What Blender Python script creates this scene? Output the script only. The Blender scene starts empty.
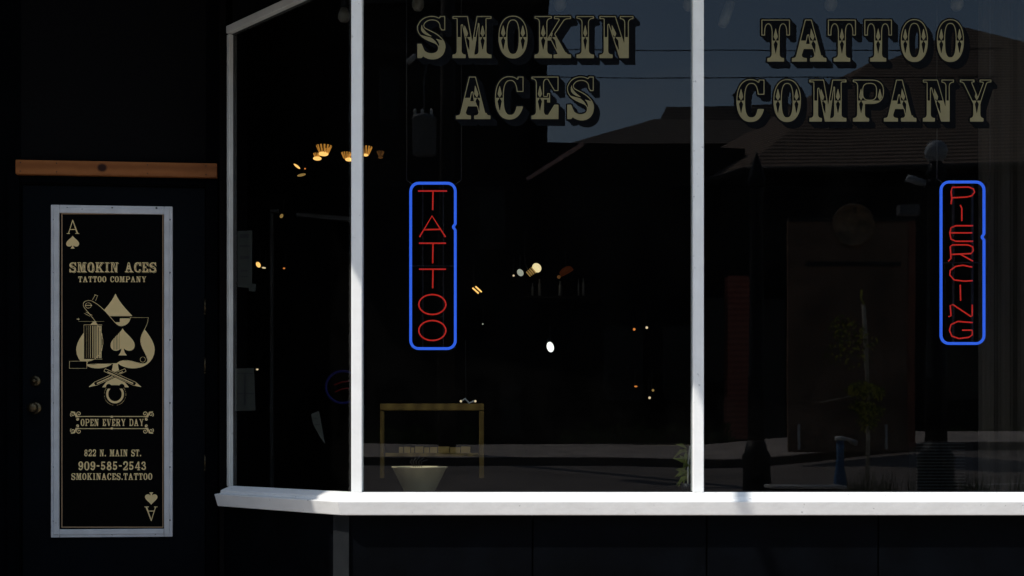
import bpy, math, random
import numpy as np
from mathutils import Matrix, Vector
random.seed(7); np.random.seed(7)
PI = math.pi; R_ = math.radians
sc = bpy.context.scene
COL = sc.collection
F = 1181.0; CAMD = 4.7; CZ = 0.85; HZ = 440.0

def D(px, py, L):            # a point at depth L in front of the camera
    return Vector(((px-512)*L/F, L-CAMD, CZ+(HZ-py)*L/F))
def S(px, py, L):            # a point across the street, L = path length by way of the window
    return Vector(((px-512)*L/F, CAMD-L, CZ+(HZ-py)*L/F))

# ------------------------------------------------------------------ materials
M = {}
def mat(name, col, rough=.6, metal=0, var=.0, vscale=8, bump=0, bscale=60, emit=None, estr=0, spec=.5, specks=0):
    m = bpy.data.materials.new(name); m.use_nodes = True
    nt = m.node_tree; N = nt.nodes; Lk = nt.links
    b = N['Principled BSDF']
    b.inputs['Base Color'].default_value = (*col, 1)
    b.inputs['Roughness'].default_value = rough
    b.inputs['Metallic'].default_value = metal
    b.inputs['Specular IOR Level'].default_value = spec
    tc = N.new('ShaderNodeTexCoord')
    src = None
    if var:
        n = N.new('ShaderNodeTexNoise'); n.inputs['Scale'].default_value = vscale; n.inputs['Detail'].default_value = 6
        Lk.new(tc.outputs['Object'], n.inputs['Vector'])
        mp = N.new('ShaderNodeMapRange'); mp.inputs[1].default_value = .3; mp.inputs[2].default_value = .7
        mp.inputs[3].default_value = 1-var; mp.inputs[4].default_value = 1+var
        Lk.new(n.outputs['Fac'], mp.inputs[0])
        mx = N.new('ShaderNodeVectorMath'); mx.operation = 'SCALE'
        mx.inputs[0].default_value = col
        Lk.new(mp.outputs[0], mx.inputs['Scale']); src = mx.outputs[0]
        mr = N.new('ShaderNodeMapRange'); mr.inputs[3].default_value = max(.02, rough-.1); mr.inputs[4].default_value = min(1, rough+.1)
        Lk.new(n.outputs['Fac'], mr.inputs[0]); Lk.new(mr.outputs[0], b.inputs['Roughness'])
    if specks:
        n2 = N.new('ShaderNodeTexNoise'); n2.inputs['Scale'].default_value = 45; n2.inputs['Detail'].default_value = 3
        Lk.new(tc.outputs['Object'], n2.inputs['Vector'])
        g = N.new('ShaderNodeMapRange'); g.inputs[1].default_value = .70; g.inputs[2].default_value = .75
        g.inputs[3].default_value = 1; g.inputs[4].default_value = 1-specks
        Lk.new(n2.outputs['Fac'], g.inputs[0])
        mx2 = N.new('ShaderNodeVectorMath'); mx2.operation = 'SCALE'
        if src: Lk.new(src, mx2.inputs[0])
        else: mx2.inputs[0].default_value = col
        Lk.new(g.outputs[0], mx2.inputs['Scale']); src = mx2.outputs[0]
    if src: Lk.new(src, b.inputs['Base Color'])
    if bump:
        n3 = N.new('ShaderNodeTexNoise'); n3.inputs['Scale'].default_value = bscale; n3.inputs['Detail'].default_value = 5
        Lk.new(tc.outputs['Object'], n3.inputs['Vector'])
        bp = N.new('ShaderNodeBump'); bp.inputs['Strength'].default_value = bump; bp.inputs['Distance'].default_value = .01
        Lk.new(n3.outputs['Fac'], bp.inputs['Height']); Lk.new(bp.outputs[0], b.inputs['Normal'])
    if emit:
        b.inputs['Emission Color'].default_value = (*emit, 1); b.inputs['Emission Strength'].default_value = estr
    M[name] = m
    return m

mat('white_paint', (.86,.86,.84), .5, var=.04, vscale=9, bump=.15, bscale=28, specks=.35)
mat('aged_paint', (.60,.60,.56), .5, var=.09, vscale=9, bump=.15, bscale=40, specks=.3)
mat('aluminium', (.74,.75,.75), .38, .1, var=.08, vscale=14, bump=.08, bscale=60, specks=.35)
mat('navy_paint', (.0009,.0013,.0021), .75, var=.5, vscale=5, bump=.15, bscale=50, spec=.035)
mat('sunlit_riser_grey', (.010,.0115,.013), .6, var=.2, vscale=8, bump=.1, spec=.2)
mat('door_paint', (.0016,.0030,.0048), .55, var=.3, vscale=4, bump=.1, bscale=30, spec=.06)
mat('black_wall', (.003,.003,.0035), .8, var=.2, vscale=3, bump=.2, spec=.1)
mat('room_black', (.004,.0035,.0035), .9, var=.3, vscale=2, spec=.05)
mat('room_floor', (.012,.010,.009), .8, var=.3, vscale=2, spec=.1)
mat('brass', (.10,.075,.04), .35, .9, var=.25, vscale=20)
mat('gold_paint', (.190,.163,.080), .55, var=.10, vscale=20, spec=.3)
mat('gold_foil', (.98,.74,.34), .4, .0, var=.06, vscale=7)
mat('gold_line', (.50,.33,.18), .45, .1, var=.1, vscale=12)
mat('letter_black', (.0025,.003,.004), .8, var=.2, vscale=20, spec=.05)
mat('sign_black', (.0012,.0012,.0013), .5, var=.2, vscale=8, spec=.05)
mat('screw', (.05,.05,.05), .4, .8, var=.2)
mat('black_metal', (.012,.013,.016), .5, .3, var=.3, vscale=6, bump=.1, spec=.3)
mat('post_paint', (.006,.008,.012), .55, var=.3, vscale=6, bump=.1, spec=.2)
mat('concrete', (.44,.38,.33), .9, var=.18, vscale=1.7, bump=.3, bscale=40)
mat('kerb', (.07,.06,.055), .9, var=.25, vscale=3, bump=.3)
mat('asphalt', (.19,.163,.145), .92, var=.22, vscale=.9, bump=.4, bscale=90)
mat('road_line', (.55,.54,.50), .8, var=.25, vscale=6)
mat('earth', (.09,.075,.05), .95, var=.3, vscale=.6)
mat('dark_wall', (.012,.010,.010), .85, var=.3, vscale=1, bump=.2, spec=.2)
mat('dark_trim', (.03,.026,.024), .8, var=.3, vscale=2)
mat('dark_glass', (.004,.004,.005), .3, spec=.3, var=.1)
mat('pink_trim', (.62,.36,.30), .7, var=.15, vscale=3)
mat('kiosk_brown', (.20,.125,.085), .7, var=.35, vscale=1.5, bump=.2, spec=.2)
mat('kiosk_edge', (.28,.11,.07), .7, var=.3, vscale=2, spec=.2)
mat('crest', (.26,.17,.10), .6, var=.5, vscale=9, spec=.2)
mat('hydrant_blue', (.05,.17,.36), .5, var=.2, vscale=12)
mat('pale_metal', (.62,.62,.60), .5, var=.12, vscale=12)
mat('frosted', (.72,.70,.64), .4, var=.06, vscale=20)
mat('shade_wall_render', (.50,.50,.49), .85, var=.15, vscale=2, bump=.2)
mat('leaf', (.15,.17,.03), .7, var=.35, vscale=7, spec=.2)
mat('leaf_pale', (.48,.46,.08), .7, var=.35, vscale=7, spec=.2)
mat('grass', (.055,.075,.022), .8, var=.4, vscale=4, spec=.1)
mat('bark', (.50,.46,.36), .8, var=.25, vscale=12, bump=.3)
mat('pole_wood', (.02,.017,.014), .9, var=.35, vscale=5, bump=.3)
mat('ghost_bulb', (.14,.125,.10), .5, var=.15, vscale=25, spec=.2)
mat('globe_grey', (.40,.42,.44), .5, var=.1)
mat('transformer_grey', (.14,.145,.15), .6, var=.12, vscale=3)
mat('paper', (.085,.085,.072), .8, var=.08, vscale=10)
mat('ink', (.05,.05,.05), .8, var=.1)
mat('cream', (.74,.60,.36), .7, var=.12, vscale=9, bump=.1)
mat('ochre', (.62,.36,.09), .6, var=.15, vscale=9)
mat('dim_metal', (.05,.044,.04), .5, .2, var=.15, vscale=9)
mat('curtain_grey', (.040,.030,.020), .9, var=.1)
mat('louvre_grey', (.010,.010,.009), .8, var=.1)
mat('bottle_grey', (.25,.25,.24), .4, var=.1)
mat('neon_blue', (.02,.04,.2), .3, emit=(.035,.155,1.0), estr=.52)
mat('neon_red', (.1,.0,.0), .3, emit=(1.0,.035,.02), estr=.27)
mat('neon_dim', (.01,.01,.04), .3, emit=(.05,.06,1.0), estr=.008)
mat('neon_dim_red', (.03,.005,.005), .3, emit=(1,.02,.02), estr=.008)
mat('lamp_amber', (.5,.3,.1), .4, emit=(1,.52,.14), estr=1.0)
mat('lamp_rib', (.5,.3,.1), .4, emit=(1,.42,.07), estr=.30)
mat('lamp_rib_dim', (.2,.1,.04), .4, emit=(1,.42,.12), estr=.05)
mat('lamp_warm', (.6,.5,.3), .4, emit=(1,.80,.42), estr=.65)
mat('lamp_coil', (.3,.2,.1), .4, emit=(1,.60,.18), estr=.18)
mat('lamp_grey', (.6,.6,.5), .4, emit=(.8,.82,.66), estr=.28)
mat('lamp_white', (.8,.8,.8), .4, emit=(.95,1,.9), estr=1.1)
mat('led_orange', (.4,.15,.05), .4, emit=(1,.30,.06), estr=.5)
mat('led_pale', (.5,.5,.4), .4, emit=(1,.75,.45), estr=.5)
mat('shade_red', (.10,.03,.015), .6, emit=(1,.22,.05), estr=.012)

def stripe_mat(name, col, col2, axis, scale, rough=.8, dist=2.0, sharp=False):
    m = bpy.data.materials.new(name); m.use_nodes = True
    nt = m.node_tree; N = nt.nodes; Lk = nt.links; b = N['Principled BSDF']
    b.inputs['Roughness'].default_value = rough; b.inputs['Specular IOR Level'].default_value = .25
    tc = N.new('ShaderNodeTexCoord'); w = N.new('ShaderNodeTexWave'); w.bands_direction = axis
    w.inputs['Scale'].default_value = scale; w.inputs['Distortion'].default_value = dist
    w.inputs['Detail'].default_value = 4; w.inputs['Detail Scale'].default_value = 2.2
    Lk.new(tc.outputs['Object'], w.inputs['Vector'])
    n = N.new('ShaderNodeTexNoise'); n.inputs['Scale'].default_value = 2.3; n.inputs['Detail'].default_value = 7
    Lk.new(tc.outputs['Object'], n.inputs['Vector'])
    mm = N.new('ShaderNodeMath'); mm.operation = 'MULTIPLY_ADD'; mm.inputs[1].default_value = .6
    Lk.new(n.outputs['Fac'], mm.inputs[0]); Lk.new(w.outputs['Fac'], mm.inputs[2])
    r = N.new('ShaderNodeMapRange'); r.inputs[1].default_value = .3; r.inputs[2].default_value = 1.3
    Lk.new(mm.outputs[0], r.inputs[0])
    mx = N.new('ShaderNodeMix'); mx.data_type = 'RGBA'
    Lk.new(r.outputs[0], mx.inputs[0])
    mx.inputs[6].default_value = (*col,1); mx.inputs[7].default_value = (*col2,1)
    Lk.new(mx.outputs[2], b.inputs['Base Color'])
    M[name] = m
stripe_mat('shingles', (.06,.042,.030), (.30,.215,.16), 'Z', 2.1, .95, .5)
stripe_mat('shingles_grey', (.06,.048,.038), (.20,.16,.13), 'Z', 2.0, .95, .5)
stripe_mat('brick', (.30,.085,.06), (.46,.17,.12), 'Z', 2.2, .9, .3)
stripe_mat('pine', (.27,.09,.022), (.38,.135,.036), 'Z', 6, .6, 2.2)
stripe_mat('shelf_wood', (.24,.13,.022), (.40,.23,.045), 'X', 4, .5, 5)

# wood knot for the board
def add_knot(m, loc):
    nt = m.node_tree; N = nt.nodes; Lk = nt.links; b = N['Principled BSDF']
    old = b.inputs['Base Color'].links[0].from_socket
    tc = N.new('ShaderNodeTexCoord'); v = N.new('ShaderNodeVectorMath'); v.operation = 'SUBTRACT'
    v.inputs[1].default_value = loc; Lk.new(tc.outputs['Object'], v.inputs[0])
    s = N.new('ShaderNodeVectorMath'); s.operation = 'MULTIPLY'; s.inputs[1].default_value = (1,.2,1.15)
    Lk.new(v.outputs[0], s.inputs[0])
    l = N.new('ShaderNodeVectorMath'); l.operation = 'LENGTH'; Lk.new(s.outputs[0], l.inputs[0])
    r = N.new('ShaderNodeMapRange'); r.inputs[1].default_value = .016; r.inputs[2].default_value = .028
    r.inputs[3].default_value = 1; r.inputs[4].default_value = 0
    Lk.new(l.outputs['Value'], r.inputs[0])
    mx = N.new('ShaderNodeMix'); mx.data_type = 'RGBA'; Lk.new(r.outputs[0], mx.inputs[0])
    Lk.new(old, mx.inputs[6]); mx.inputs[7].default_value = (.035,.010,.004,1)
    Lk.new(mx.outputs[2], b.inputs['Base Color'])

def glass_mat():
    m = bpy.data.materials.new('window_glass'); m.use_nodes = True
    nt = m.node_tree; N = nt.nodes; Lk = nt.links
    for n in list(N): N.remove(n)
    out = N.new('ShaderNodeOutputMaterial')
    tr = N.new('ShaderNodeBsdfTransparent'); tr.inputs[0].default_value = (.80,.82,.82,1)
    gl = N.new('ShaderNodeBsdfGlossy'); gl.inputs['Roughness'].default_value = .0; gl.inputs[0].default_value = (1,1,1,1)
    tc = N.new('ShaderNodeTexCoord')
    wv = N.new('ShaderNodeTexNoise'); wv.inputs['Scale'].default_value = 1.3; wv.inputs['Detail'].default_value = 1
    Lk.new(tc.outputs['Object'], wv.inputs['Vector'])
    bp = N.new('ShaderNodeBump'); bp.inputs['Strength'].default_value = .035; bp.inputs['Distance'].default_value = .02
    Lk.new(wv.outputs['Fac'], bp.inputs['Height']); Lk.new(bp.outputs[0], gl.inputs['Normal'])
    fr = N.new('ShaderNodeFresnel'); fr.inputs[0].default_value = 1.52
    ge = N.new('ShaderNodeNewGeometry')
    inv = N.new('ShaderNodeMath'); inv.operation = 'SUBTRACT'; inv.inputs[0].default_value = 1
    Lk.new(ge.outputs['Backfacing'], inv.inputs[1])
    m1 = N.new('ShaderNodeMath'); m1.operation = 'MULTIPLY'; m1.inputs[1].default_value = GLASSREF
    Lk.new(fr.outputs[0], m1.inputs[0])
    m2 = N.new('ShaderNodeMath'); m2.operation = 'MULTIPLY'; m2.use_clamp = True
    Lk.new(m1.outputs[0], m2.inputs[0]); Lk.new(inv.outputs[0], m2.inputs[1])
    mx = N.new('ShaderNodeMixShader'); Lk.new(m2.outputs[0], mx.inputs[0]); Lk.new(tr.outputs[0], mx.inputs[1]); Lk.new(gl.outputs[0], mx.inputs[2])
    df = N.new('ShaderNodeBsdfDiffuse'); df.inputs[0].default_value = (.5,.47,.42,1)
    dn = N.new('ShaderNodeTexNoise'); dn.inputs['Scale'].default_value = 3.2; dn.inputs['Detail'].default_value = 9; dn.inputs['Roughness'].default_value = .7
    Lk.new(tc.outputs['Object'], dn.inputs['Vector'])
    dr = N.new('ShaderNodeMapRange'); dr.inputs[1].default_value = .35; dr.inputs[2].default_value = .8; dr.inputs[3].default_value = .0; dr.inputs[4].default_value = .005
    Lk.new(dn.outputs['Fac'], dr.inputs[0])
    dm = N.new('ShaderNodeMath'); dm.operation = 'MULTIPLY'; Lk.new(dr.outputs[0], dm.inputs[0]); Lk.new(inv.outputs[0], dm.inputs[1])
    mx2 = N.new('ShaderNodeMixShader'); Lk.new(dm.outputs[0], mx2.inputs[0]); Lk.new(mx.outputs[0], mx2.inputs[1]); Lk.new(df.outputs[0], mx2.inputs[2])
    Lk.new(mx2.outputs[0], out.inputs[0])
    M['window_glass'] = m
GLASSREF = .88
glass_mat()
def thin_mat(name, col, fac):          # thin stuff that lets light soak through
    m = bpy.data.materials.new(name); m.use_nodes = True
    nt = m.node_tree; N = nt.nodes; Lk = nt.links; N.remove(N['Principled BSDF'])
    tc = N.new('ShaderNodeTexCoord'); n = N.new('ShaderNodeTexNoise'); n.inputs['Scale'].default_value = 5; Lk.new(tc.outputs['Object'], n.inputs['Vector'])
    r = N.new('ShaderNodeMapRange'); r.inputs[3].default_value = .85; r.inputs[4].default_value = 1.1; Lk.new(n.outputs['Fac'], r.inputs[0])
    v = N.new('ShaderNodeVectorMath'); v.operation = 'SCALE'; v.inputs[0].default_value = col; Lk.new(r.outputs[0], v.inputs['Scale'])
    a = N.new('ShaderNodeBsdfDiffuse'); b = N.new('ShaderNodeBsdfTranslucent'); Lk.new(v.outputs[0], a.inputs[0]); Lk.new(v.outputs[0], b.inputs[0])
    mx = N.new('ShaderNodeMixShader'); mx.inputs[0].default_value = fac; Lk.new(a.outputs[0], mx.inputs[1]); Lk.new(b.outputs[0], mx.inputs[2])
    Lk.new(mx.outputs[0], N['Material Output'].inputs[0]); M[name] = m
thin_mat('unseen_awning_canvas', (.86,.92,.94), .6)  # canvas of the unseen awning, translucent to fill the shade beneath
thin_mat('frosted_bulb', (.8,.78,.74), .6)

# ------------------------------------------------------------------ objects
WM = {}
def thing(name, label, cat, loc=(0,0,0), rz=0, group=None, kind=None):
    o = bpy.data.objects.new(name, None); COL.objects.link(o)
    o.empty_display_size = .1
    o.location = loc; o.rotation_euler = (0,0,rz)
    WM[o.name] = Matrix.Translation(Vector(loc)) @ Matrix.Rotation(rz, 4, 'Z')
    o['label'] = label; o['category'] = cat
    if group: o['group'] = group
    if kind: o['kind'] = kind
    return o
class MB:
    def __init__(s): s.v = []; s.f = []; s.mi = []; s.sm = []
    def add(s, vs, fs, mi=0, smooth=False):
        n = len(s.v); s.v += [tuple(v) for v in vs]
        for f in fs: s.f.append(tuple(i+n for i in f)); s.mi.append(mi); s.sm.append(smooth)
        return s
    def box(s, a, b, mi=0):
        x0,x1 = sorted((a[0],b[0])); y0,y1 = sorted((a[1],b[1])); z0,z1 = sorted((a[2],b[2]))
        return s.add([(x0,y0,z0),(x1,y0,z0),(x1,y1,z0),(x0,y1,z0),(x0,y0,z1),(x1,y0,z1),(x1,y1,z1),(x0,y1,z1)],
            [(0,3,2,1),(4,5,6,7),(0,1,5,4),(1,2,6,5),(2,3,7,6),(3,0,4,7)], mi)
    def prism(s, pts, vec, mi=0):          # pts: 3-D polygon swept along vec
        n = len(pts); p = [Vector(q) for q in pts]; v = Vector(vec)
        vs = p + [q+v for q in p]
        fs = [tuple(range(n))[::-1], tuple(range(n, 2*n))] + [(i,(i+1)%n,(i+1)%n+n,i+n) for i in range(n)]
        return s.add(vs, fs, mi)
    def tube(s, pts, r, n=8, closed=False, mi=0, cap=True):
        P = [Vector(p) for p in pts]; m = len(P); rs = r if isinstance(r,(list,tuple)) else [r]*m
        vs = []; prev = None
        for i,p in enumerate(P):
            if closed: t = P[(i+1)%m]-P[i-1]
            else: t = P[min(i+1,m-1)]-P[max(i-1,0)]
            if t.length < 1e-9: t = Vector((0,0,1))
            t.normalize()
            if prev is None:
                a = Vector((0,0,1)) if abs(t.z)<.9 else Vector((1,0,0))
                u = t.cross(a).normalized()
            else:
                u = (prev - t*prev.dot(t))
                u = u.normalized() if u.length>1e-6 else t.orthogonal().normalized()
            prev = u; w = t.cross(u)
            for k in range(n):
                a = 2*PI*k/n; vs.append(p + (u*math.cos(a)+w*math.sin(a))*rs[i])
        fs = []
        for i in range(m if closed else m-1):
            j = (i+1)%m
            for k in range(n): fs.append((i*n+k, i*n+(k+1)%n, j*n+(k+1)%n, j*n+k))
        if cap and not closed: fs += [tuple(range(n))[::-1], tuple(range((m-1)*n, m*n))]
        return s.add(vs, fs, mi, True)
    def lathe(s, c, prof, n=20, mi=0, mtx=None):   # prof: list of (r,z)
        vs = []; c = Vector(c)
        for r,z in prof:
            for k in range(n):
                v = Vector((max(r,1e-4)*math.cos(2*PI*k/n), max(r,1e-4)*math.sin(2*PI*k/n), z))
                if mtx is not None: v = mtx @ v
                vs.append(c+v)
        m = len(prof); fs = [(i*n+k, i*n+(k+1)%n, (i+1)*n+(k+1)%n, (i+1)*n+k) for i in range(m-1) for k in range(n)]
        fs += [tuple(range(n))[::-1], tuple(range((m-1)*n, m*n))]
        return s.add(vs, fs, mi, True)
    def ball(s, c, r, n=14, mi=0, mtx=None, sc_=(1,1,1)):
        prof = [(math.sin(PI*i/8), -math.cos(PI*i/8)) for i in range(9)]
        m3 = Matrix.Diagonal(Vector(sc_)*r)
        if mtx is not None: m3 = mtx @ m3
        return s.lathe(c, prof, n, mi, m3)
    def build(s, name, mats, parent=None, local=False, bevel=0, label=None, **tags):
        me = bpy.data.meshes.new(name); vs = s.v
        if parent is not None and not local:
            iv = WM[parent.name].inverted(); vs = [tuple(iv @ Vector(v)) for v in vs]
        me.from_pydata(vs, [], s.f)
        if not isinstance(mats,(list,tuple)): mats = [mats]
        for q in mats: me.materials.append(M[q])
        me.polygons.foreach_set('material_index', s.mi); me.polygons.foreach_set('use_smooth', s.sm)
        me.update()
        if s.fixn:
            import bmesh
            bm = bmesh.new(); bm.from_mesh(me); bmesh.ops.recalc_face_normals(bm, faces=bm.faces); bm.to_mesh(me); bm.free()
        o = bpy.data.objects.new(name, me); COL.objects.link(o)
        if parent is not None:
            o.parent = parent; WM[o.name] = WM[parent.name]
        else: WM[o.name] = Matrix.Identity(4)
        if bevel:
            bv = o.modifiers.new('bevel','BEVEL'); bv.width = bevel; bv.segments = 2; bv.limit_method = 'ANGLE'
        if label: o['label'] = label
        for k,v in tags.items(): o[k] = v
        return o
    fixn = True
def box(a,b): return MB().box(a,b)
def copy_tree(o, parent=None):
    c = o.copy(); COL.objects.link(c)
    if parent is not None: c.parent = parent
    for ch in list(o.children): copy_tree(ch, c)
    return c

# ------------------------------------------------------------------ distance-field shapes for lettering and emblems
def poly_sd(X, Y, P):
    P = np.asarray(P, float); d = np.full(X.shape, 1e9); ins = np.zeros(X.shape, bool)
    n = len(P)
    for i in range(n):
        x0,y0 = P[i]; x1,y1 = P[(i+1)%n]
        ex,ey = x1-x0, y1-y0; wx,wy = X-x0, Y-y0
        t = np.clip((wx*ex+wy*ey)/max(ex*ex+ey*ey,1e-12),0,1)
        d = np.minimum(d, (wx-t*ex)**2+(wy-t*ey)**2)
        if y0 != y1:
            c = ((y0 > Y) != (y1 > Y)) & (X < (x1-x0)*(Y-y0)/(y1-y0)+x0)
            ins ^= c
    d = np.sqrt(d); return np.where(ins, -d, d)
def stroke_sd(X, Y, P, w):
    P = np.asarray(P, float); d = np.full(X.shape, 1e9)
    ws = w if hasattr(w,'__len__') else [w]*len(P)
    for i in range(len(P)-1):
        x0,y0 = P[i]; x1,y1 = P[i+1]; ex,ey = x1-x0,y1-y0; wx,wy = X-x0,Y-y0
        t = np.clip((wx*ex+wy*ey)/max(ex*ex+ey*ey,1e-12),0,1)
        d = np.minimum(d, np.sqrt((wx-t*ex)**2+(wy-t*ey)**2)-(ws[i]*(1-t)+ws[i+1]*t)/2)
    return d
def ell(cx,cy,rx,ry,n=48,p=2.0):
    out = []
    for i in range(n):
        a = 2*PI*i/n; c,s_ = math.cos(a),math.sin(a)
        out.append((cx+rx*math.copysign(abs(c)**(2/p),c), cy+ry*math.copysign(abs(s_)**(2/p),s_)))
    return out
def rect(x0,x1,y0,y1): return [(x0,y0),(x1,y0),(x1,y1),(x0,y1)]
def bez(*pts, n=14):
    pts = [np.array(p,float) for p in pts]; out = []
    for i in range(n+1):
        t = i/n; q = list(pts)
        while len(q)>1: q = [q[k]*(1-t)+q[k+1]*t for k in range(len(q)-1)]
        out.append(tuple(q[0]))
    return out
def march(X, Y, fld, xf, mb, mi=0):
    """filled polygons where fld<0; xf maps (x,y) to a 3-D point"""
    H,W = fld.shape; neg = fld < 0
    cnt = neg[:-1,:-1].astype(int)+neg[1:,:-1]+neg[:-1,1:]+neg[1:,1:]
    vs = []; fs = []
    for j in range(H-1):
        row = cnt[j]; i = 0
        while i < W-1:
            c = row[i]
            if c == 0: i += 1; continue
            if c == 4:
                k = i
                while k < W-1 and row[k] == 4: k += 1
                n = len(vs)
                vs += [xf(X[j,i],Y[j,i]), xf(X[j,k],Y[j,k]), xf(X[j+1,k],Y[j+1,k]), xf(X[j+1,i],Y[j+1,i])]
                fs.append((n,n+1,n+2,n+3)); i = k; continue
            cor = [(j,i),(j,i+1),(j+1,i+1),(j+1,i)]; pl = []
            for a in range(4):
                p,q = cor[a],cor[(a+1)%4]; fp,fq = fld[p],fld[q]
                if fp < 0: pl.append((X[p],Y[p]))
                if (fp < 0) != (fq < 0):
                    t = fp/(fp-fq); pl.append((X[p]+(X[q]-X[p])*t, Y[p]+(Y[q]-Y[p])*t))
            if len(pl) >= 3:
                n = len(vs); vs += [xf(*p) for p in pl]; fs.append(tuple(range(n,n+len(pl))))
            i += 1
    mb.add(vs, fs, mi)

def serif_stem(xc, t, s, top=True, bot=True, y0=0, y1=1, h=.085, b=.10):
    h2 = t/2; P = []
    if bot: P += [(xc-s,y0),(xc+s,y0),(xc+s,y0+h)] + bez((xc+s,y0+h),(xc+h2,y0+h),(xc+h2,y0+h+b),n=6)
    else: P += [(xc-h2,y0),(xc+h2,y0)]
    if top: P += bez((xc+h2,y1-h*.7-b),(xc+h2,y1-h*.7),(xc+s,y1-h*.7),n=6)+[(xc+s,y1),(xc-s,y1),(xc-s,y1-h*.7)]+bez((xc-s,y1-h*.7),(xc-h2,y1-h*.7),(xc-h2,y1-h*.7-b),n=6)
    else: P += [(xc+h2,y1),(xc-h2,y1)]
    if bot: P += bez((xc-h2,y0+h+b),(xc-h2,y0+h),(xc-s,y0+h),n=6)
    return P
def foot(x0,x1,a,b_,y=0,up=1,h=.085,b=.09):
    """slab serif x0..x1 with curved brackets up to a..b_"""
    return [(x0,y),(x1,y),(x1,y+up*h)]+bez((x1,y+up*h),(b_,y+up*h),(b_,y+up*(h+b)),n=6)+bez((a,y+up*(h+b)),(a,y+up*h),(x0,y+up*h),n=6)
# glyph: width, additive polys, subtractive polys, strokes, kite centres (x or (x, slope))
G = {}
G['I'] = (.46,[serif_stem(.23,.19,.23)],[],[],[.23])
G['O'] = (.68,[ell(.34,.5,.34,.51,p=2.25)],[ell(.34,.5,.135,.40,p=2.6)],[],[.11,.57])
G['0'] = G['O']
G['M'] = (.92,[rect(.10,.215,0,1),foot(0,.31,.10,.215),[(.185,1),(.36,1),(.535,.0),(.385,0)],[(.57,1),(.64,1),(.50,0),(.40,0)],
    rect(.615,.80,0,1),foot(.53,.92,.615,.80),rect(0,.36,.935,1),rect(.57,.92,.935,1)],[],[],[(.335,.18),.71])
G['K'] = (.84,[serif_stem(.2,.19,.2),[(.27,.42),(.38,.42),(.72,.95),(.58,.95)],foot(.45,.84,.60,.70,1,-1,.07,.03),[(.33,.52),(.46,.60),(.76,.05),(.56,.05)],foot(.44,.84,.55,.74,0,1,.085,.05)],[],[],[.2,(.40,.35)])
G['N'] = (.80,[rect(.10,.205,0,1),foot(0,.31,.10,.205),[(.15,1),(.38,1),(.69,0),(.47,0)],rect(.585,.69,0,1),foot(.48,.80,.585,.69,1,-1,.07,.09),rect(0,.38,.93,1)],[],[],[(.37,.27)])
G['A'] = (.82,[[(.31,1),(.47,1),(.72,.05),(.56,.05),(.50,.30),(.28,.30),(.20,.05),(.08,.05)],foot(0,.355,.10,.24,0,1,.085,.06),foot(.43,.82,.53,.73,0,1,.085,.06)],
    [[(.335,.42),(.425,.42),(.385,.66)]],[],[(.50,.16)])
G['C'] = (.67,[ell(.34,.5,.34,.51,p=2.25),rect(.53,.67,.64,1.0)],[ell(.36,.5,.155,.40,p=2.6),rect(.50,.72,.30,.64),],[],[.11])
G['E'] = (.64,[serif_stem(.2,.19,.2),rect(.15,.5,.93,1),rect(.15,.5,0,.1),[(.38,.93),(.64,1),(.64,.66),(.54,.66)],[(.38,.08),(.64,0),(.64,.34),(.54,.34)],rect(.2,.40,.46,.54),rect(.37,.44,.39,.61),rect(.15,.64,.93,1),rect(.15,.64,0,.1)],[],[],[.2])
G['T'] = (.68,[serif_stem(.34,.19,.20,top=False),rect(0,.68,.93,1),rect(0,.085,.62,1),rect(.595,.68,.62,1),
    rect(.08,.6,.72,.95)],[ell(.165,.70,.078,.19,p=2.2)+[],ell(.515,.70,.078,.19,p=2.2),rect(.087,.243,.55,.71),rect(.437,.593,.55,.71)],[],[.34])
G['P'] = (.76,[serif_stem(.2,.19,.2),ell(.44,.71,.32,.29,p=2.5),rect(.2,.44,.42,1)],[ell(.41,.71,.16,.19,p=3)],[],[.2,.66])
G['Y'] = (.80,[serif_stem(.43,.18,.17,top=False,y1=.5),[(.07,.95),(.30,.95),(.53,.42),(.34,.42)],[(.60,.95),(.70,.95),(.52,.42),(.40,.45)],foot(0,.37,.08,.27,1,-1,.065,.03),foot(.50,.80,.61,.69,1,-1,.065,.03)],[],[],[(.43,0)])
G['R'] = (.80,[serif_stem(.2,.19,.2),ell(.42,.73,.30,.27,p=2.5),rect(.2,.42,.46,1),[(.36,.5),(.56,.5),(.74,.04),(.54,.04)],foot(.50,.82,.56,.74,0,1,.08,.03)],[ell(.41,.73,.13,.16,p=3)],[],[])
G['V'] = (.80,[[(.08,.95),(.30,.95),(.48,.22),(.60,.95),(.70,.95),(.50,0),(.34,0)],foot(0,.38,.1,.28,1,-1,.07,.03),foot(.5,.8,.6,.7,1,-1,.07,.03)],[],[],[])
G['D'] = (.74,[serif_stem(.2,.19,.2),ell(.38,.5,.36,.5,p=2.4),rect(.2,.38,0,1)],[ell(.38,.5,.17,.38,p=2.8),rect(.0,.1,.2,.8)],[],[])
G['.'] = (.28,[ell(.14,.10,.12,.12)],[],[],[])
G['-'] = (.46,[rect(.05,.41,.42,.58)],[],[],[])
G[' '] = (.45,[],[],[],[])
S_path = bez((.60,.74),(.60,.98),(.36,1.0),(.12,.96),(.10,.74),n=14)+bez((.10,.74),(.11,.56),(.36,.52),(.60,.45),(.60,.26),n=14)+bez((.60,.26),(.60,.0),(.34,.0),(.12,.04),(.10,.26),n=12)
def wS(n): return [.05+.15*math.exp(-((i/(n-1)-.5)/.17)**2)+.05*(i/(n-1)>.6)*math.sin(PI*min(1,(i/(n-1)-.6)/.4)) for i in range(n)]
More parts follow.
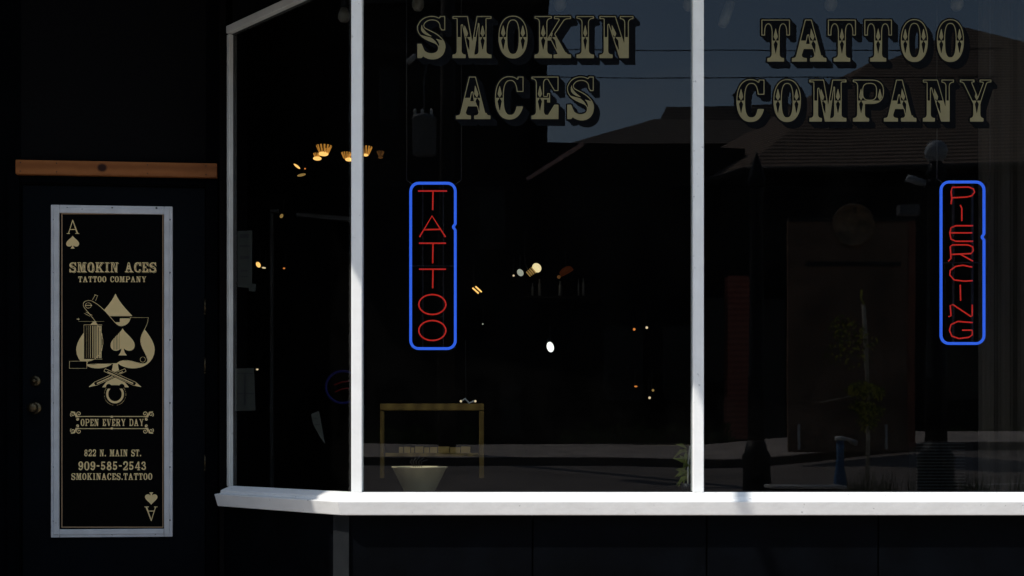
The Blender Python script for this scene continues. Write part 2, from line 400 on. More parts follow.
G['S'] = (.70,[[(.56,1.0),(.68,1.0),(.68,.66),(.585,.66),(.55,.82),(.5,.9)],[(.02,0),(.12,0),(.22,.12),(.18,.2),(.12,.34),(.02,.34)]],[],[(S_path,[w+.05 for w in wS(len(S_path))])],[])
p2 = bez((.12,.72),(.1,1.0),(.38,1.0),(.66,.98),(.55,.62),n=14)+bez((.5,.5),(.3,.3),(.1,.12),n=6)
G['2'] = (.66,[rect(.04,.62,0,.15),rect(.5,.62,0,.3),ell(.14,.72,.1,.1)],[],[(p2,.17)],[])
p3 = bez((.14,.82),(.3,1.05),(.62,.95),(.56,.6),(.3,.54),n=12)+bez((.3,.54),(.66,.5),(.66,.02),(.3,.0),(.12,.2),n=14)
G['3'] = (.66,[ell(.13,.78,.1,.1),ell(.13,.22,.1,.1)],[],[(p3,.15)],[])
G['4'] = (.70,[rect(.40,.58,0,1),rect(.02,.70,.24,.37),[(.40,1),(.52,1),(.16,.3),(.02,.3)],rect(.3,.68,0,.1)],[],[],[])
p5 = bez((.14,.5),(.4,.68),(.64,.5),(.6,.1),(.3,.02),(.12,.18),n=16)
G['5'] = (.66,[rect(.1,.22,.45,1),rect(.1,.58,.85,1),ell(.13,.22,.1,.1)],[],[(p5,.16)],[])
G['8'] = (.66,[ell(.33,.73,.26,.27),ell(.33,.27,.31,.28)],[ell(.33,.74,.09,.14),ell(.33,.27,.12,.14)],[],[])
G['9'] = (.66,[ell(.33,.68,.31,.33),ell(.14,.2,.1,.1)],[ell(.33,.70,.11,.2)],[(bez((.56,.62),(.58,.1),(.35,-.02),(.14,.14),n=12),.15)],[])

GC = {}
def glyph_field(ch, step, pad=.26):
    key = (ch, step)
    if key in GC: return GC[key]
    w,add,sub,strk,kites = G[ch]
    xs = np.arange(-.06, w+pad, step); ys = np.arange(-pad, 1.08, step)
    X,Y = np.meshgrid(xs,ys); d = np.full(X.shape, 9.)
    for p in add: d = np.minimum(d, poly_sd(X,Y,p))
    for p,wd in strk: d = np.minimum(d, stroke_sd(X,Y,p,wd))
    for p in sub: d = np.maximum(d, -poly_sd(X,Y,p))
    if ch == 'C': d = np.minimum(d, poly_sd(X,Y,rect(.53,.67,.64,1.0)))
    # re-distance from the zero contour
    pts = []
    s_ = d<0
    for ax in (0,1):
        a = d[:-1,:] if ax==0 else d[:,:-1]; b = d[1:,:] if ax==0 else d[:,1:]
        xa = X[:-1,:] if ax==0 else X[:,:-1]; ya = Y[:-1,:] if ax==0 else Y[:,:-1]
        m = (a<0)!=(b<0); t = a[m]/(a[m]-b[m])
        pts.append(np.stack([xa[m]+(t*step if ax==1 else 0), ya[m]+(t*step if ax==0 else 0)],1))
    pts = np.concatenate(pts)
    if len(pts):
        q = np.stack([X.ravel(),Y.ravel()],1); best = np.full(len(q),9.)
        for k in range(0,len(pts),64):
            dd = ((q[:,None,:]-pts[None,k:k+64,:])**2).sum(2).min(1); best = np.minimum(best,dd)
        d2 = np.sqrt(best).reshape(X.shape); d = np.where(s_,-d2,d2)
    GC[key] = (X,Y,d,w,kites)
    return GC[key]
def kite(cx, cy, up, down, hw): return [(cx,cy+up),(cx+hw,cy),(cx,cy-down),(cx-hw,cy)]
def fancy_fields(ch, step, band=.021, shadow=True, mid=.5):
    X,Y,d,w,kites = glyph_field(ch, step)
    ring = np.maximum(d, -(d+band))
    low = np.maximum(d, Y-mid)
    if ch == 'S':
        low = np.maximum(d, Y-mid-.02*0-(.30-X)*.25)
        cutp = bez((.30,.52),(.5,.44),(.54,.34),(.52,.18),n=8)
        low = np.maximum(low, -stroke_sd(X,Y,cutp,[.02,.03,.04,.05,.05,.045,.035,.02,.005]))
        up = stroke_sd(X,Y,bez((.13,.80),(.10,.66),(.2,.58),(.36,.52),n=8),[.005,.03,.05,.07,.07,.06,.05,.03,.01])
        gold = np.minimum(np.minimum(ring, low), np.maximum(up, d+.02))
    else:
        gk = np.full(X.shape, 9.); dk = np.full(X.shape, 9.)
        for k in kites:
            kx,sl = k if isinstance(k,tuple) else (k,0)
            sl_ = -sl
            A = [(kx-sl_*.0-sl*.30,mid+.30),(kx+.052-sl*.1,mid+.09),(kx,mid+.0),(kx-.052-sl*.1,mid+.09)]
            B = [(kx,mid),(kx+.05+sl*.08,mid-.08),(kx+sl*.34,mid-.32),(kx-.05+sl*.08,mid-.08)]
            gk = np.minimum(gk, poly_sd(X,Y,A)); dk = np.minimum(dk, poly_sd(X,Y,B))
        low = np.maximum(low, -dk)
        gold = np.minimum(np.minimum(ring, low), np.maximum(gk, d+.012))
    if not shadow: return X,Y,gold,None,w
    sh = d-.035; H,W = d.shape; n = int(.145/step)
    for k in range(1,n+1):
        s2 = np.full(d.shape, 9.); s2[:H-k, k:] = (d-.02)[k:, :W-k]
        sh = np.minimum(sh, s2)
    return X,Y,gold,sh,w

# ------------------------------------------------------------------ world, sun, camera
SUN_EL, SUN_AZ = 50, 45            # the sun stands to the front left of the shop
world = bpy.data.worlds.new("World"); sc.world = world; world.use_nodes = True
nt = world.node_tree; bg = nt.nodes['Background']
sky = nt.nodes.new('ShaderNodeTexSky'); sky.sky_type = 'NISHITA'; sky.sun_disc = False
sd = Vector((-math.sin(R_(SUN_AZ))*math.cos(R_(SUN_EL)), -math.cos(R_(SUN_AZ))*math.cos(R_(SUN_EL)), math.sin(R_(SUN_EL))))
sky.sun_elevation = R_(SUN_EL)
sky.sun_rotation = math.atan2(sd.x, sd.y)
sky.air_density = 1.3; sky.dust_density = .6; sky.ozone_density = 2.0
tc = nt.nodes.new('ShaderNodeTexCoord'); mp = nt.nodes.new('ShaderNodeMapping'); mp.inputs['Scale'].default_value = (1,1,2.2)
mp.inputs['Location'].default_value = (1.9,.4,.35)
nz = nt.nodes.new('ShaderNodeTexNoise'); nz.inputs['Scale'].default_value = 2.4; nz.inputs['Detail'].default_value = 8; nz.inputs['Roughness'].default_value = .55
nt.links.new(tc.outputs['Generated'], mp.inputs[0]); nt.links.new(mp.outputs[0], nz.inputs['Vector'])
rm = nt.nodes.new('ShaderNodeMapRange'); rm.inputs[1].default_value = .50; rm.inputs[2].default_value = .78; rm.inputs[3].default_value = 0; rm.inputs[4].default_value = .45
nt.links.new(nz.outputs['Fac'], rm.inputs[0])
mx = nt.nodes.new('ShaderNodeMix'); mx.data_type = 'RGBA'; mx.inputs[7].default_value = (6.5,6.6,7.0,1)
nt.links.new(rm.outputs[0], mx.inputs[0]); nt.links.new(sky.outputs[0], mx.inputs[6])
nt.links.new(mx.outputs[2], bg.inputs['Color'])
bg.inputs['Strength'].default_value = .085
sl = bpy.data.lights.new('sun','SUN'); sl.energy = 1.85; sl.angle = R_(.5); sl.color = (1,.95,.88)
so = bpy.data.objects.new('sun', sl); COL.objects.link(so)
so.rotation_euler = sd.to_track_quat('Z','Y').to_euler(); so.location = (0,-8,12)

cam = bpy.data.cameras.new('camera'); co = bpy.data.objects.new('camera', cam); COL.objects.link(co); sc.camera = co
co.location = (0,-CAMD,CZ); co.rotation_euler = (PI/2,0,0)
cam.sensor_width = 36; cam.lens = F/1024*36; cam.shift_y = (HZ-288)/1024; cam.clip_end = 2000; cam.clip_start = .05
sc.view_settings.view_transform = 'Standard'; sc.view_settings.look = 'None'; sc.view_settings.gamma = 1
sc.view_settings.exposure = 0.98
sc.render.film_transparent = False

# ------------------------------------------------------------------ ground
def ground_z(y):                    # pavement by the shop, then a road climbing to the far side
    L = CAMD-y
    if L < 11.7: return 0
    return min(1, (L-11.7)/8.1)*.54-.12
def structure(mb, name, m): return mb.build(name, m, kind='structure')
structure(MB().box((-60,-6.85,-.25),(60,8.5,0)), 'pavement', 'concrete')
structure(MB().box((-60,-7.0,-.25),(60,-6.851,.004)), 'kerb', 'kerb')
zr0, zr1 = -.12, .42
def rise(x):
    u = min(1,max(0,(x-3.4)/4.2)); return .27*u*u*(3-2*u) - .05*math.exp(-((x-3.4)/1.2)**2)
XS = [-80,-40,-20,-10]+[-6+.6*k for k in range(31)]+[20,40,80]
def strip(name, m, rows):           # rows: (y, z, share of the rise)
    vs = [(x,y,z+rise(x)*w_) for y,z,w_ in rows for x in XS]; n = len(XS); fs = []
    for j in range(len(rows)-1):
        for i in range(n-1): fs.append((j*n+i, j*n+i+1, (j+1)*n+i+1, (j+1)*n+i))
    mb = MB(); mb.fixn=False; mb.add(vs,fs,0,False); return structure(mb,name,m)
strip('road','asphalt',[(-7.001,zr0,0),(-9,zr0+(zr1-zr0)*.247,.247),(-11,zr0+(zr1-zr0)*.494,.494),(-13,zr0+(zr1-zr0)*.741,.741),(-15.1,zr1,1)])
for k in range(-6,9):
    x = k*3.0; rows=[]
    v_ = lambda xx,y: (xx,y,zr0+(zr1-zr0)*(7.0-abs(y)+0)/-8.1+rise(xx)*(abs(y)-7.0)/8.1+.006)
    mbl = MB(); mbl.fixn=False
    for q_ in range(4):
        xa,xb_ = x+q_*.4, x+q_*.4+.4
        mbl.add([v_(xa,-11.0),v_(xb_,-11.0),v_(xb_,-11.12),v_(xa,-11.12)],[(0,1,2,3)])
    structure(mbl, 'road_marking', 'road_line')
strip('far_kerb','kerb',[(-15.101,zr1-.2,1),(-15.102,.553,1),(-15.3,.558,1)])
strip('far_pavement','concrete',[(-15.301,.56,1),(-17,.655,1),(-19.2,.77,1),(-19.3,.3,1)])
structure(MB().add([(-900,-19.201,.76),(900,-19.201,.76),(900,-1500,.76),(-900,-1500,.76)],[(0,1,2,3)]), 'ground', 'earth')
structure(MB().add([(-900,-6.9,-.26),(900,-6.9,-.26),(900,900,-.26),(-900,900,-.26)],[(0,1,2,3)]), 'ground', 'earth')

# ------------------------------------------------------------------ the shop
C0 = Vector((-.645,0,0)); C1 = Vector((-1.284,.64,0))       # angled side of the bay, corner to back
ad = (C1-C0).normalized(); an = Vector((ad.y*-1, ad.x, 0)); an = Vector((-.707,-.707,0))
XR = 2.10
def zpx(py, L=CAMD): return CZ+(HZ-py)*L/F
Z_SILL = zpx(492); Z_TOP = zpx(-19)
DW = Matrix.Translation(Vector((-1.33,1.0,0))) @ Matrix.Rotation(R_(4.6),4,'Z')
shop = thing('shop_building', 'black painted shop front with a canted bay window and a recessed dark door', 'building', (0,0,0))
# riser below the sill: angled piece and front panels with seams
zb = .56
rb = MB()
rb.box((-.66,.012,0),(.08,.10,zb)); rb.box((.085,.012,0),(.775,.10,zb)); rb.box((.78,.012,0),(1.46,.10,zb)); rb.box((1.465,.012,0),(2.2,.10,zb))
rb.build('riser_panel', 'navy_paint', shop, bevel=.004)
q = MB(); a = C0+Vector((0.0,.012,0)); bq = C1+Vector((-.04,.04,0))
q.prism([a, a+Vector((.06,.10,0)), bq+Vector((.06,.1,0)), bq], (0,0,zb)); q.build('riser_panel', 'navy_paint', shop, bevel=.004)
q = MB(); e_ = C0+ad*.10; q.prism([C0+Vector((-.004,-.003,0)),C0+Vector((-.004,.01,0)),e_+Vector((0,.012,0)),e_+Vector((-.006,-.006,0))],(0,0,zb)); q.build('sunlit_strip','sunlit_riser_grey',shop)  # paler strip paints in the sunlit end of the angled riser
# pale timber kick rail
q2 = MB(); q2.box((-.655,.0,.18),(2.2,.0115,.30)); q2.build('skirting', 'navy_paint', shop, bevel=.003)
# wall above the window and an unseen awning added for soft shade
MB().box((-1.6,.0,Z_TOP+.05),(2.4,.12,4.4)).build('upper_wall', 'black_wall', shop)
can = MB(); can.fixn=False
CY0,CY1 = -1.256,-1.856
can.prism([(-1.75,CY0,3.39),(4.2,CY1,3.39),(4.2,-.01,3.62),(-1.75,-.01,3.62)], (0,0,.004))
can.prism([(-1.75,CY0,3.35),(4.2,CY1,3.35),(4.2,CY1,3.389),(-1.75,CY0,3.389)], (0,.004,0))
can.build('unseen_awning', 'unseen_awning_canvas', shop)
for x_ in (-1.7,.2,2.1,4.1): MB().tube([(x_,CY0-.1*(x_+1.75)+.03,3.375),(x_,-.012,3.60)],.012,8).build('unseen_awning_rib','black_metal',shop)
w = MB(); w.box((XR+.06,.0,0),(6.5,.3,4.4)); w.build('side_wall', 'navy_paint', shop)
# recessed door wall (leans a little away from the camera to the right)
door_hw = None
dwt = thing('door_wall', 'dark navy recessed wall around the shop door', 'wall', DW.translation, R_(4.6))
def U(px):                          # local x on the door wall for a picture column
    o = Vector((0,-CAMD)); d = Vector(((px-512)/F,1)); p0 = Vector((DW.translation.x,DW.translation.y)); t = Vector((math.cos(R_(4.6)),math.sin(R_(4.6))))
    A = np.array([[d.x,-t.x],[d.y,-t.y]]); s_ = np.linalg.solve(A, np.array([p0.x-o.x,p0.y-o.y])); return float(s_[1])
def LU(u): return CAMD + DW.translation.y + u*math.sin(R_(4.6))
def ZU(py,u): return CZ+(HZ-py)*LU(u)/F
uL, uR = U(22), U(205)
zdt = ZU(186,(uL+uR)/2)
g = .03
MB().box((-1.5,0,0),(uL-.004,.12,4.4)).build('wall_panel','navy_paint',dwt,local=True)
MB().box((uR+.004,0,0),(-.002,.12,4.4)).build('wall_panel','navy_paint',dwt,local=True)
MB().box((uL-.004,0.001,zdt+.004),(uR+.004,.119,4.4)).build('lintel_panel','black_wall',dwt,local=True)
cs = MB(); cs.box((uL-.065,-.022,0),(uL-.006,-.001,zdt+.06)); cs.box((uR+.006,-.022,0),(uR+.065,-.001,zdt+.06)); cs.box((uL-.005,-.0215,zdt+.006),(uR+.005,-.001,zdt+.059))
cs.build('casing','navy_paint',dwt,local=True,bevel=.004)
door = thing('shop_door', 'dark navy shop door with brass knob and deadbolt behind the ace card sign', 'door', DW.translation, R_(4.6))
lf = MB(); lf.box((uL,.004,.01),(uR,.05,zdt)); lf.build('door_leaf','door_paint',door,local=True,bevel=.003)
def disc_y(mb, c, prof, n=24): mb.lathe(c, prof, n, mtx=Matrix.Rotation(PI/2,3,'X'))
for py,r,nm in ((381,.026,'deadbolt'),(408,.030,'door_knob')):
    u = U(35.5); z = ZU(py,u); mb = MB()
    disc_y(mb,(u,.004,z),[(r,0),(r,.006),(r*.8,.010),(r*.35,.012),(r*.35,.03)] + ([(r*.8,.04),(r*.85,.05),(r*.6,.06),(.004,.062)] if nm=='door_knob' else [(.006,.032)]))
    mb.build(nm,'brass',door,local=True)
for py in (306,365,462):
    u = uR; z = ZU(py,u); mb = MB(); mb.tube([(u+.002,-.006,z-.035),(u+.002,-.006,z+.035)],.006,10)
    mb.tube([(u+.002,-.006,z-.042),(u+.002,-.006,z-.035)],.008,8)
    mb.build('hinge','brass',door,local=True)
MB().box((-1.328,.665,0),(-1.30,1.10,4.4)).build('return_wall','room_black',shop)
MB().box((-2.748,.10,0),(-2.72,1.0,4.4)).build('unseen_lining','black_wall',shop)  # unseen black lining, added to keep the angled pane's reflection dark
# wooden board over the door
u0,u1 = U(19),U(219)
bo = thing('wooden_board', 'varnished pine board with a dark knot nailed above the door', 'board', DW.translation, R_(4.6))
zb1, zb0 = ZU(164.0,(u0+u1)/2), ZU(178.2,(u0+u1)/2)
b = MB(); b.box((u0,-.052,zb0),(u1,-.024,zb1)); b.build('plank','pine',bo,local=True,bevel=.003)
add_knot(M['pine'], (U(105),-.052,(zb0+zb1)/2+.003))
for px in (24,60,150,208): 
    for dz in (.2,.8): nb = MB(); disc_y(nb,(U(px),-.052,zb0+(zb1-zb0)*dz),[(.003,0),(.003,.0012)],8); nb.build('nail_head','screw',bo,local=True)

# unseen wall on the left, added to shade the door, pale for fill
nw = thing('unseen_shade_wall', 'unseen grey rendered wall left of the door, added to shade it', 'building', (-4.5,-.5,0))
NX = -2.75; NY = .098-(-.743-NX)/math.tan(R_(SUN_AZ))
MB().box((-9,NY,0),(NX,9,6.3)).build('wall','shade_wall_render',nw)
MB().box((-9.1,NY-.05,6.3),(NX+.05,9,6.4)).build('coping','dark_trim',nw)

# room behind the glass
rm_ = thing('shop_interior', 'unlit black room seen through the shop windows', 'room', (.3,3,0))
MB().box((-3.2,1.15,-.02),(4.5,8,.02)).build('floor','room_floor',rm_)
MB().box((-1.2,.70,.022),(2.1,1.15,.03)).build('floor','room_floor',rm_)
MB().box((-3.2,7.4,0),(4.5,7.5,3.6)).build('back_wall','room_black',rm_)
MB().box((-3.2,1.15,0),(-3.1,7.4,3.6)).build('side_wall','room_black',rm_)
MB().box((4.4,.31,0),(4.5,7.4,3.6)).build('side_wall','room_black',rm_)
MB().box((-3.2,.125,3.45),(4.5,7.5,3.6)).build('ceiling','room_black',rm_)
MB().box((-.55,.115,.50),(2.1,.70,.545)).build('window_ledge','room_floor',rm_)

# ------------------------------------------------------------------ bay window
bay = thing('bay_window', 'white framed canted bay window with painted gold lettering across its panes', 'window', (0,0,0))
def sill_profile(p, out):           # p on the wall line, out = outward unit vector times depth
    o = Vector(out)
    zt = Z_SILL; ze = Z_SILL-.030; zl = Z_SILL-.088
    return [p+Vector((0,0,zt))-o*.35, p+Vector((0,0,zt))+o*.10, p+o*.62+Vector((0,0,zt-.018)), p+o*.64+Vector((0,0,zt-.030)),
            p+o*1.0+Vector((0,0,zt-.034)), p+o*.80+Vector((0,0,zl)), p+Vector((0,0,zl))-o*.35]
dep = .085
prof_front_R = sill_profile(Vector((XR+.12,.0,0)), Vector((0,-dep,0)))
tanh_ = math.tan(R_(22.5))
prof_corner = sill_profile(Vector((C0.x,0,0)), Vector((-dep*tanh_,-dep,0)))
pb = C1
prof_back = sill_profile(Vector((pb.x+.016,pb.y-.016,0)), Vector((-.707,-.707,0))*dep)
def sweep(profs):
    mb = MB(); n = len(profs[0]); vs = [v for p in profs for v in p]; fs = []
    for a in range(len(profs)-1):
        for k in range(n): fs.append((a*n+k, a*n+(k+1)%n, (a+1)*n+(k+1)%n, (a+1)*n+k))
    fs += [tuple(range(n))[::-1], tuple(range((len(profs)-1)*n, len(profs)*n))]
    return mb.add(vs, fs)
mid = sill_profile(Vector((.60,.0,0)), Vector((0,-dep,0)))
sweep([prof_corner, prof_front_R]).build('sill','white_paint',bay,bevel=.003)
sweep([prof_back, prof_corner]).build('sill','white_paint',bay,bevel=.003)
def mull(x0,x1,y0,y1,z0,z1,nm='mullion',m='white_paint'): return MB().box((x0,y0,z0),(x1,y1,z1)).build(nm,m,bay,bevel=.004)
X_of = lambda px,L=CAMD: (px-512)*L/F
mull(X_of(351,4.685), X_of(362,4.685), -.015, .045, Z_SILL-.002, Z_TOP+.06, 'corner_post')
mull(X_of(692.9,4.685), X_of(704,4.685), -.015, .045, Z_SILL-.002, Z_TOP+.06)
mull(XR, XR+.05, -.015, .045, Z_SILL-.002, Z_TOP+.06)
# left frame post and sloping-looking head of the angled side
P0 = C1 + Vector((0,0,0))
def along(t, off=0): return C0 + ad*t + an*off
Lt = (C1-C0).length
def abox(t0,t1,o0,o1,z0,z1,nm,m):
    pts = [along(t0,o0),along(t1,o0),along(t1,o1),along(t0,o1)]
    pts = [Vector((p.x,p.y,z0)) for p in pts]
    return MB().prism(pts,(0,0,z1-z0)).build(nm,m,bay,bevel=.003)
abox(Lt-.026,Lt-.004,-.012,.010,Z_SILL-.002,Z_TOP+.002,'side_post','aged_paint')
abox(-.0,Lt-.002,-.014,.012,Z_TOP+.008,Z_TOP+.042,'head_rail','aged_paint')
MB().box((C0.x,-.016,Z_TOP+.0),(XR+.05,.05,Z_TOP+.055)).build('head_rail','white_paint',bay,bevel=.003)
abox(-.0,Lt+.03,-.10,-.04,Z_TOP+.056,4.4,'fascia_panel','black_wall')
# thin glazing beads
for xa,xb in ((X_of(362,4.7),X_of(692,4.7)),(X_of(704.2,4.7),XR)):
    MB().box((xa,-.006,Z_SILL-.001),(xb,.0,Z_SILL+.004)).build('glazing_bead','black_metal',bay)
def pane(xa,xb):
    return MB().box((xa,.004,Z_SILL-.004),(xb,.010,Z_TOP)).build('glass_pane','window_glass',bay)
pane1 = pane(X_of(361,4.7),X_of(693,4.7)); pane2 = pane(X_of(703,4.7),XR)
pp = [along(.02,-.010),along(Lt-.015,-.010),along(Lt-.015,-.016),along(.02,-.016)]
pane0 = MB().prism([Vector((p.x,p.y,Z_SILL-.004)) for p in pp],(0,0,Z_TOP-Z_SILL+.02)).build('glass_pane','window_glass',bay)

def word(letters, y0px, y1px, parent, label, step=.0125):
    """letters: [(char, x0px, x1px)], painted on the outer face of the glass"""
    mb = MB(); mb.fixn = False
    for ch,a,b_ in letters:
        X,Y,gold,sh,w = fancy_fields(ch, step)
        sx = (b_-a)/w; sy = (y1px-y0px)
        def xf(x,y,yo): 
            px = a+x*sx; py = y1px-y*sy; L = CAMD
            return ((px-512)*L/F, yo, CZ+(HZ-py)*L/F)
        march(X,Y,sh,lambda x,y: xf(x,y,.0026),mb,1)
        march(X,Y,gold,lambda x,y: xf(x,y,.0012),mb,0)
    return mb.build('lettering',['gold_paint','letter_black'],parent,label=label)
word([('S',416.5,446),('M',452.5,491.5),('O',498.5,527.5),('K',534.5,571),('I',576.5,594),('N',599.5,633.5)],16,58,pane1,'gold painted SMOKIN with black drop shadow')
word([('A',456,490.5),('C',495,523.5),('E',531.5,558.5),('S',566.5,594.5)],76.5,119,pane1,'gold painted ACES with black drop shadow')
word([('T',761.5,790),('A',792,826.5),('T',828,856),('T',864.5,892),('O',901,928),('O',937,964)],19.5,61.5,pane2,'gold painted TATTOO with black drop shadow')
word([('C',736.5,764.5),('O',773.5,801),('M',809.5,846.5),('P',853,884),('A',884,916.5),('N',923,954),('Y',960,991.5)],79.5,121.5,pane2,'gold painted COMPANY with black drop shadow')

# ------------------------------------------------------------------ ace card sign on the door
sg = thing('door_sign', 'tall framed black and gold ace of spades sign screwed to the door', 'sign', DW.translation, R_(4.6))
sL,sR = U(51.5),U(173); sM = (sL+sR)/2; zT,zB = ZU(206,sM), ZU(537,sM)
fw = U(62)-U(51.5)
fr = MB()
def frame_ring(mb,x0,x1,z0,z1,wd,y0,y1,mi=0):
    mb.box((x0,y0,z0),(x0+wd,y1,z1),mi); mb.box((x1-wd,y0,z0),(x1,y1,z1),mi)
    mb.box((x0+wd+.0003,y0,z0),(x1-wd-.0003,y1,z0+wd),mi); mb.box((x0+wd+.0003,y0,z1-wd),(x1-wd-.0003,y1,z1),mi)
frame_ring(fr,sL,sR,zB,zT,fw*.80,-.012,.003)
fr.build('frame','aluminium',sg,local=True,bevel=.003)
fr = MB(); frame_ring(fr,sL+fw*.28,sR-fw*.28,zB+fw*.28,zT-fw*.28,fw*.52,-.017,-.0122); fr.build('frame_lip','aluminium',sg,local=True,bevel=.003)
scr = []
for px,py in ((68,208.5),(113,208.5),(157,208.5),(54.8,220),(54.8,273),(54.8,340),(54.8,403),(54.8,467),(54.8,521),(170.3,220),(170.3,273),(170.3,340),(170.3,403),(170.3,467),(170.3,520),(67,533.5),(112,533.5),(156,533.5)):
    u = U(px); mb = MB(); disc_y(mb,(u,-.012,ZU(py,u)),[(.0045,0),(.0045,.0015),(.002,.0022)],8); mb.build('screw','screw',sg,local=True)
pn = MB().box((sL+fw*.7,-.004,zB+fw*.7),(sR-fw*.7,.002,zT-fw*.7)).build('panel','sign_black',sg,local=True)
YS = -.0052
def sxf(px,py): 
    u = U(px); return (u, YS, ZU(py,u))
bl = MB(); bl.fixn=False
def rect_px(mb,x0,x1,y0,y1,mi=0):
    a,b_,c,d_ = sxf(x0,y1),sxf(x1,y1),sxf(x1,y0),sxf(x0,y0); mb.add([a,b_,c,d_],[(0,1,2,3)],mi)
X0,X1,Y0,Y1 = 61.8,163.6,213.6,527.5
for r in ((X0,X1,Y0,Y0+.9),(X0,X1,Y1-.9,Y1),(X0,X0+.9,Y0+.9,Y1-.9),(X1-.9,X1,Y0+.9,Y1-.9)): rect_px(bl,*r)
bl.build('border_line','gold_line',pn,local=True)
_lin = {}
def fld_to_sign(mb, X, Y, f, tx, ty, mi=0):
    march(X,Y,f,lambda x,y: sxf(tx(x),ty(y)),mb,mi)
def sign_text(txt, cx, y0, y1, width, label, fancy=False, step=.05, squeeze=1):
    ws = [G[c][0] for c in txt]; gap = .10; tot = sum(ws)+gap*(len(txt)-1); sx = width/tot; sy = y1-y0
    x = cx-width/2; mb = MB(); mb.fixn=False
    for c,w_ in zip(txt,ws):
        if c != ' ':
            if fancy:
                Xg,Yg,gd,_,_w = fancy_fields(c, step, band=.075, shadow=False, mid=.45)
                d0 = glyph_field(c, step)[2]
                # a thin second line down and right of every letter
                k = 2; d2 = np.full(d0.shape,9.); d2[:-k,k:] = d0[k:,:-k]
                gd = np.minimum(gd, np.maximum(np.maximum(d2,-(d2+.05)), -(d0-.04)))
            else:
                Xg,Yg,gd,_w,_k = glyph_field(c, step)
            fld_to_sign(mb,Xg,Yg,gd,lambda q: x+q*sx,lambda q: y1-q*sy)
        x += (w_+gap)*sx
    return mb.build('lettering','gold_foil',pn,local=True,label=label)
sign_text('SMOKIN ACES',113,262.5,272.3,87,'gold SMOKIN ACES heading',fancy=True,step=.03)
sign_text('TATTOO COMPANY',112.5,276.5,282.3,68,'gold TATTOO COMPANY line')
sign_text('OPEN EVERY DAY',112.5,419,426,63,'gold OPEN EVERY DAY line')
sign_text('822 N. MAIN ST.',113,449.5,456.3,57,'gold street address line')
sign_text('909-585-2543',112.5,461.5,470.2,68,'gold telephone number')
sign_text('SMOKINACES.TATTOO',112,473.2,479.8,81,'gold web address line')
# corner index: serif A and spade
def spade_poly(cx,cy,s,flip=1):    # unit: height 1
    P = bez((0,1),(.12,.78),(.5,.62),(.5,.36),n=10)+bez((.5,.36),(.48,.14),(.2,.08),(.05,.26),n=8)+bez((.05,.26),(.06,.1),(.18,.0),n=4)
    P += [(-x,y) for x,y in P[::-1]]
    return [(cx+x*s, cy-flip*(y-.5)*s) for x,y in P]
idx = MB(); idx.fixn=False
def sdf_px(mb, polys, subs, x0,x1,y0,y1, step, mi=0):
    Xg,Yg = np.meshgrid(np.arange(x0,x1,step), np.arange(y0,y1,step)); f = np.full(Xg.shape,9.)
    for p in polys: f = np.minimum(f, poly_sd(Xg,Yg,p))
    for p in subs: f = np.maximum(f, -poly_sd(Xg,Yg,p))
    march(Xg,Yg,f,lambda x,y: sxf(x,y),mb,mi)
def A_px(cx,top,bot,flip):
    h = bot-top; q = lambda x,y: (cx+x*h*flip, (bot-y*h) if flip>0 else (top+y*h))
    return [[q(-.04,1),(q(.02,1)),q(.40,.03),q(.28,.03)],[q(-.02,1),q(.0,.86),q(-.27,.03),q(-.33,.03)],[q(-.2,.34),q(.2,.34),q(.2,.28),q(-.22,.28)],
            [q(-.44,.04),q(-.18,.04),q(-.18,0),q(-.44,0)],[q(.16,.04),q(.48,.04),q(.48,0),q(.16,0)]]
for cx,t,bt,fl in ((73,220,234,1),(151.5,506.5,521,-1)):
    mbx = MB(); mbx.fixn=False
    sdf_px(mbx,A_px(cx,t,bt,fl),[],cx-9,cx+9,t-1,bt+1,.3)
    mbx.build('index_letter','gold_foil',pn,local=True,label='gold letter A in the sign corner')
    mbx = MB(); mbx.fixn=False
    cy = 242.3 if fl>0 else 498.5
    sdf_px(mbx,[spade_poly(cx,cy,13 if fl>0 else 12.5,fl)],[],cx-8,cx+8,cy-8,cy+8,.3)
    mbx.build('index_spade','gold_foil',pn,local=True,label='small gold spade in the sign corner')
# emblem, coordinates measured on a 4.61x enlargement with its origin at column 60, row 285
em = MB(); em.fixn=False
st = 2.2
X,Y = np.meshgrid(np.arange(30,450,st), np.arange(30,565,st))
SD = lambda P: poly_sd(X,Y,P)
ST = lambda P,w_: stroke_sd(X,Y,P,w_)
half = bez((257,40),(280,95),(330,140),(400,200),(438,255),(438,300),n=16)+bez((438,300),(436,350),(400,392),(345,392),(300,388),(268,362),n=12)
spade = half + [(514-x,y) for x,y in half[::-1]]
stem = bez((268,362),(272,420),(320,472),n=6)+bez((194,472),(242,420),(246,362),n=6)
base = np.minimum(SD(spade),SD(stem))
body = bez((108,95),(105,72),(135,68),(150,75),n=6)+bez((150,75),(200,100),(225,140),(250,165),(262,192),(285,190),n=10)+bez((285,190),(315,185),(325,165),(325,150),n=5)+[(408,150)]+bez((408,150),(408,190),(385,220),(358,240),(355,270),(400,310),(405,345),n=12)+bez((405,345),(405,368),(385,370),(350,362),(320,335),(285,342),(262,362),n=10)+[(125,366)]+bez((130,352),(170,350),(215,310),(218,255),(205,200),(160,155),(112,112),(108,95),n=16)
bar = rect(45,125,352,385)
mach = np.minimum(SD(body), SD(bar))
pipe = SD(rect(88,205,150,168)); pipe2 = SD(rect(225,275,146,170)); pipe3=SD(rect(275,352,146,152))
coil = SD(rect(112,196,184,342))
dark = np.minimum(np.minimum(mach, pipe), np.minimum(pipe2,coil)); dark = np.minimum(dark, pipe3)
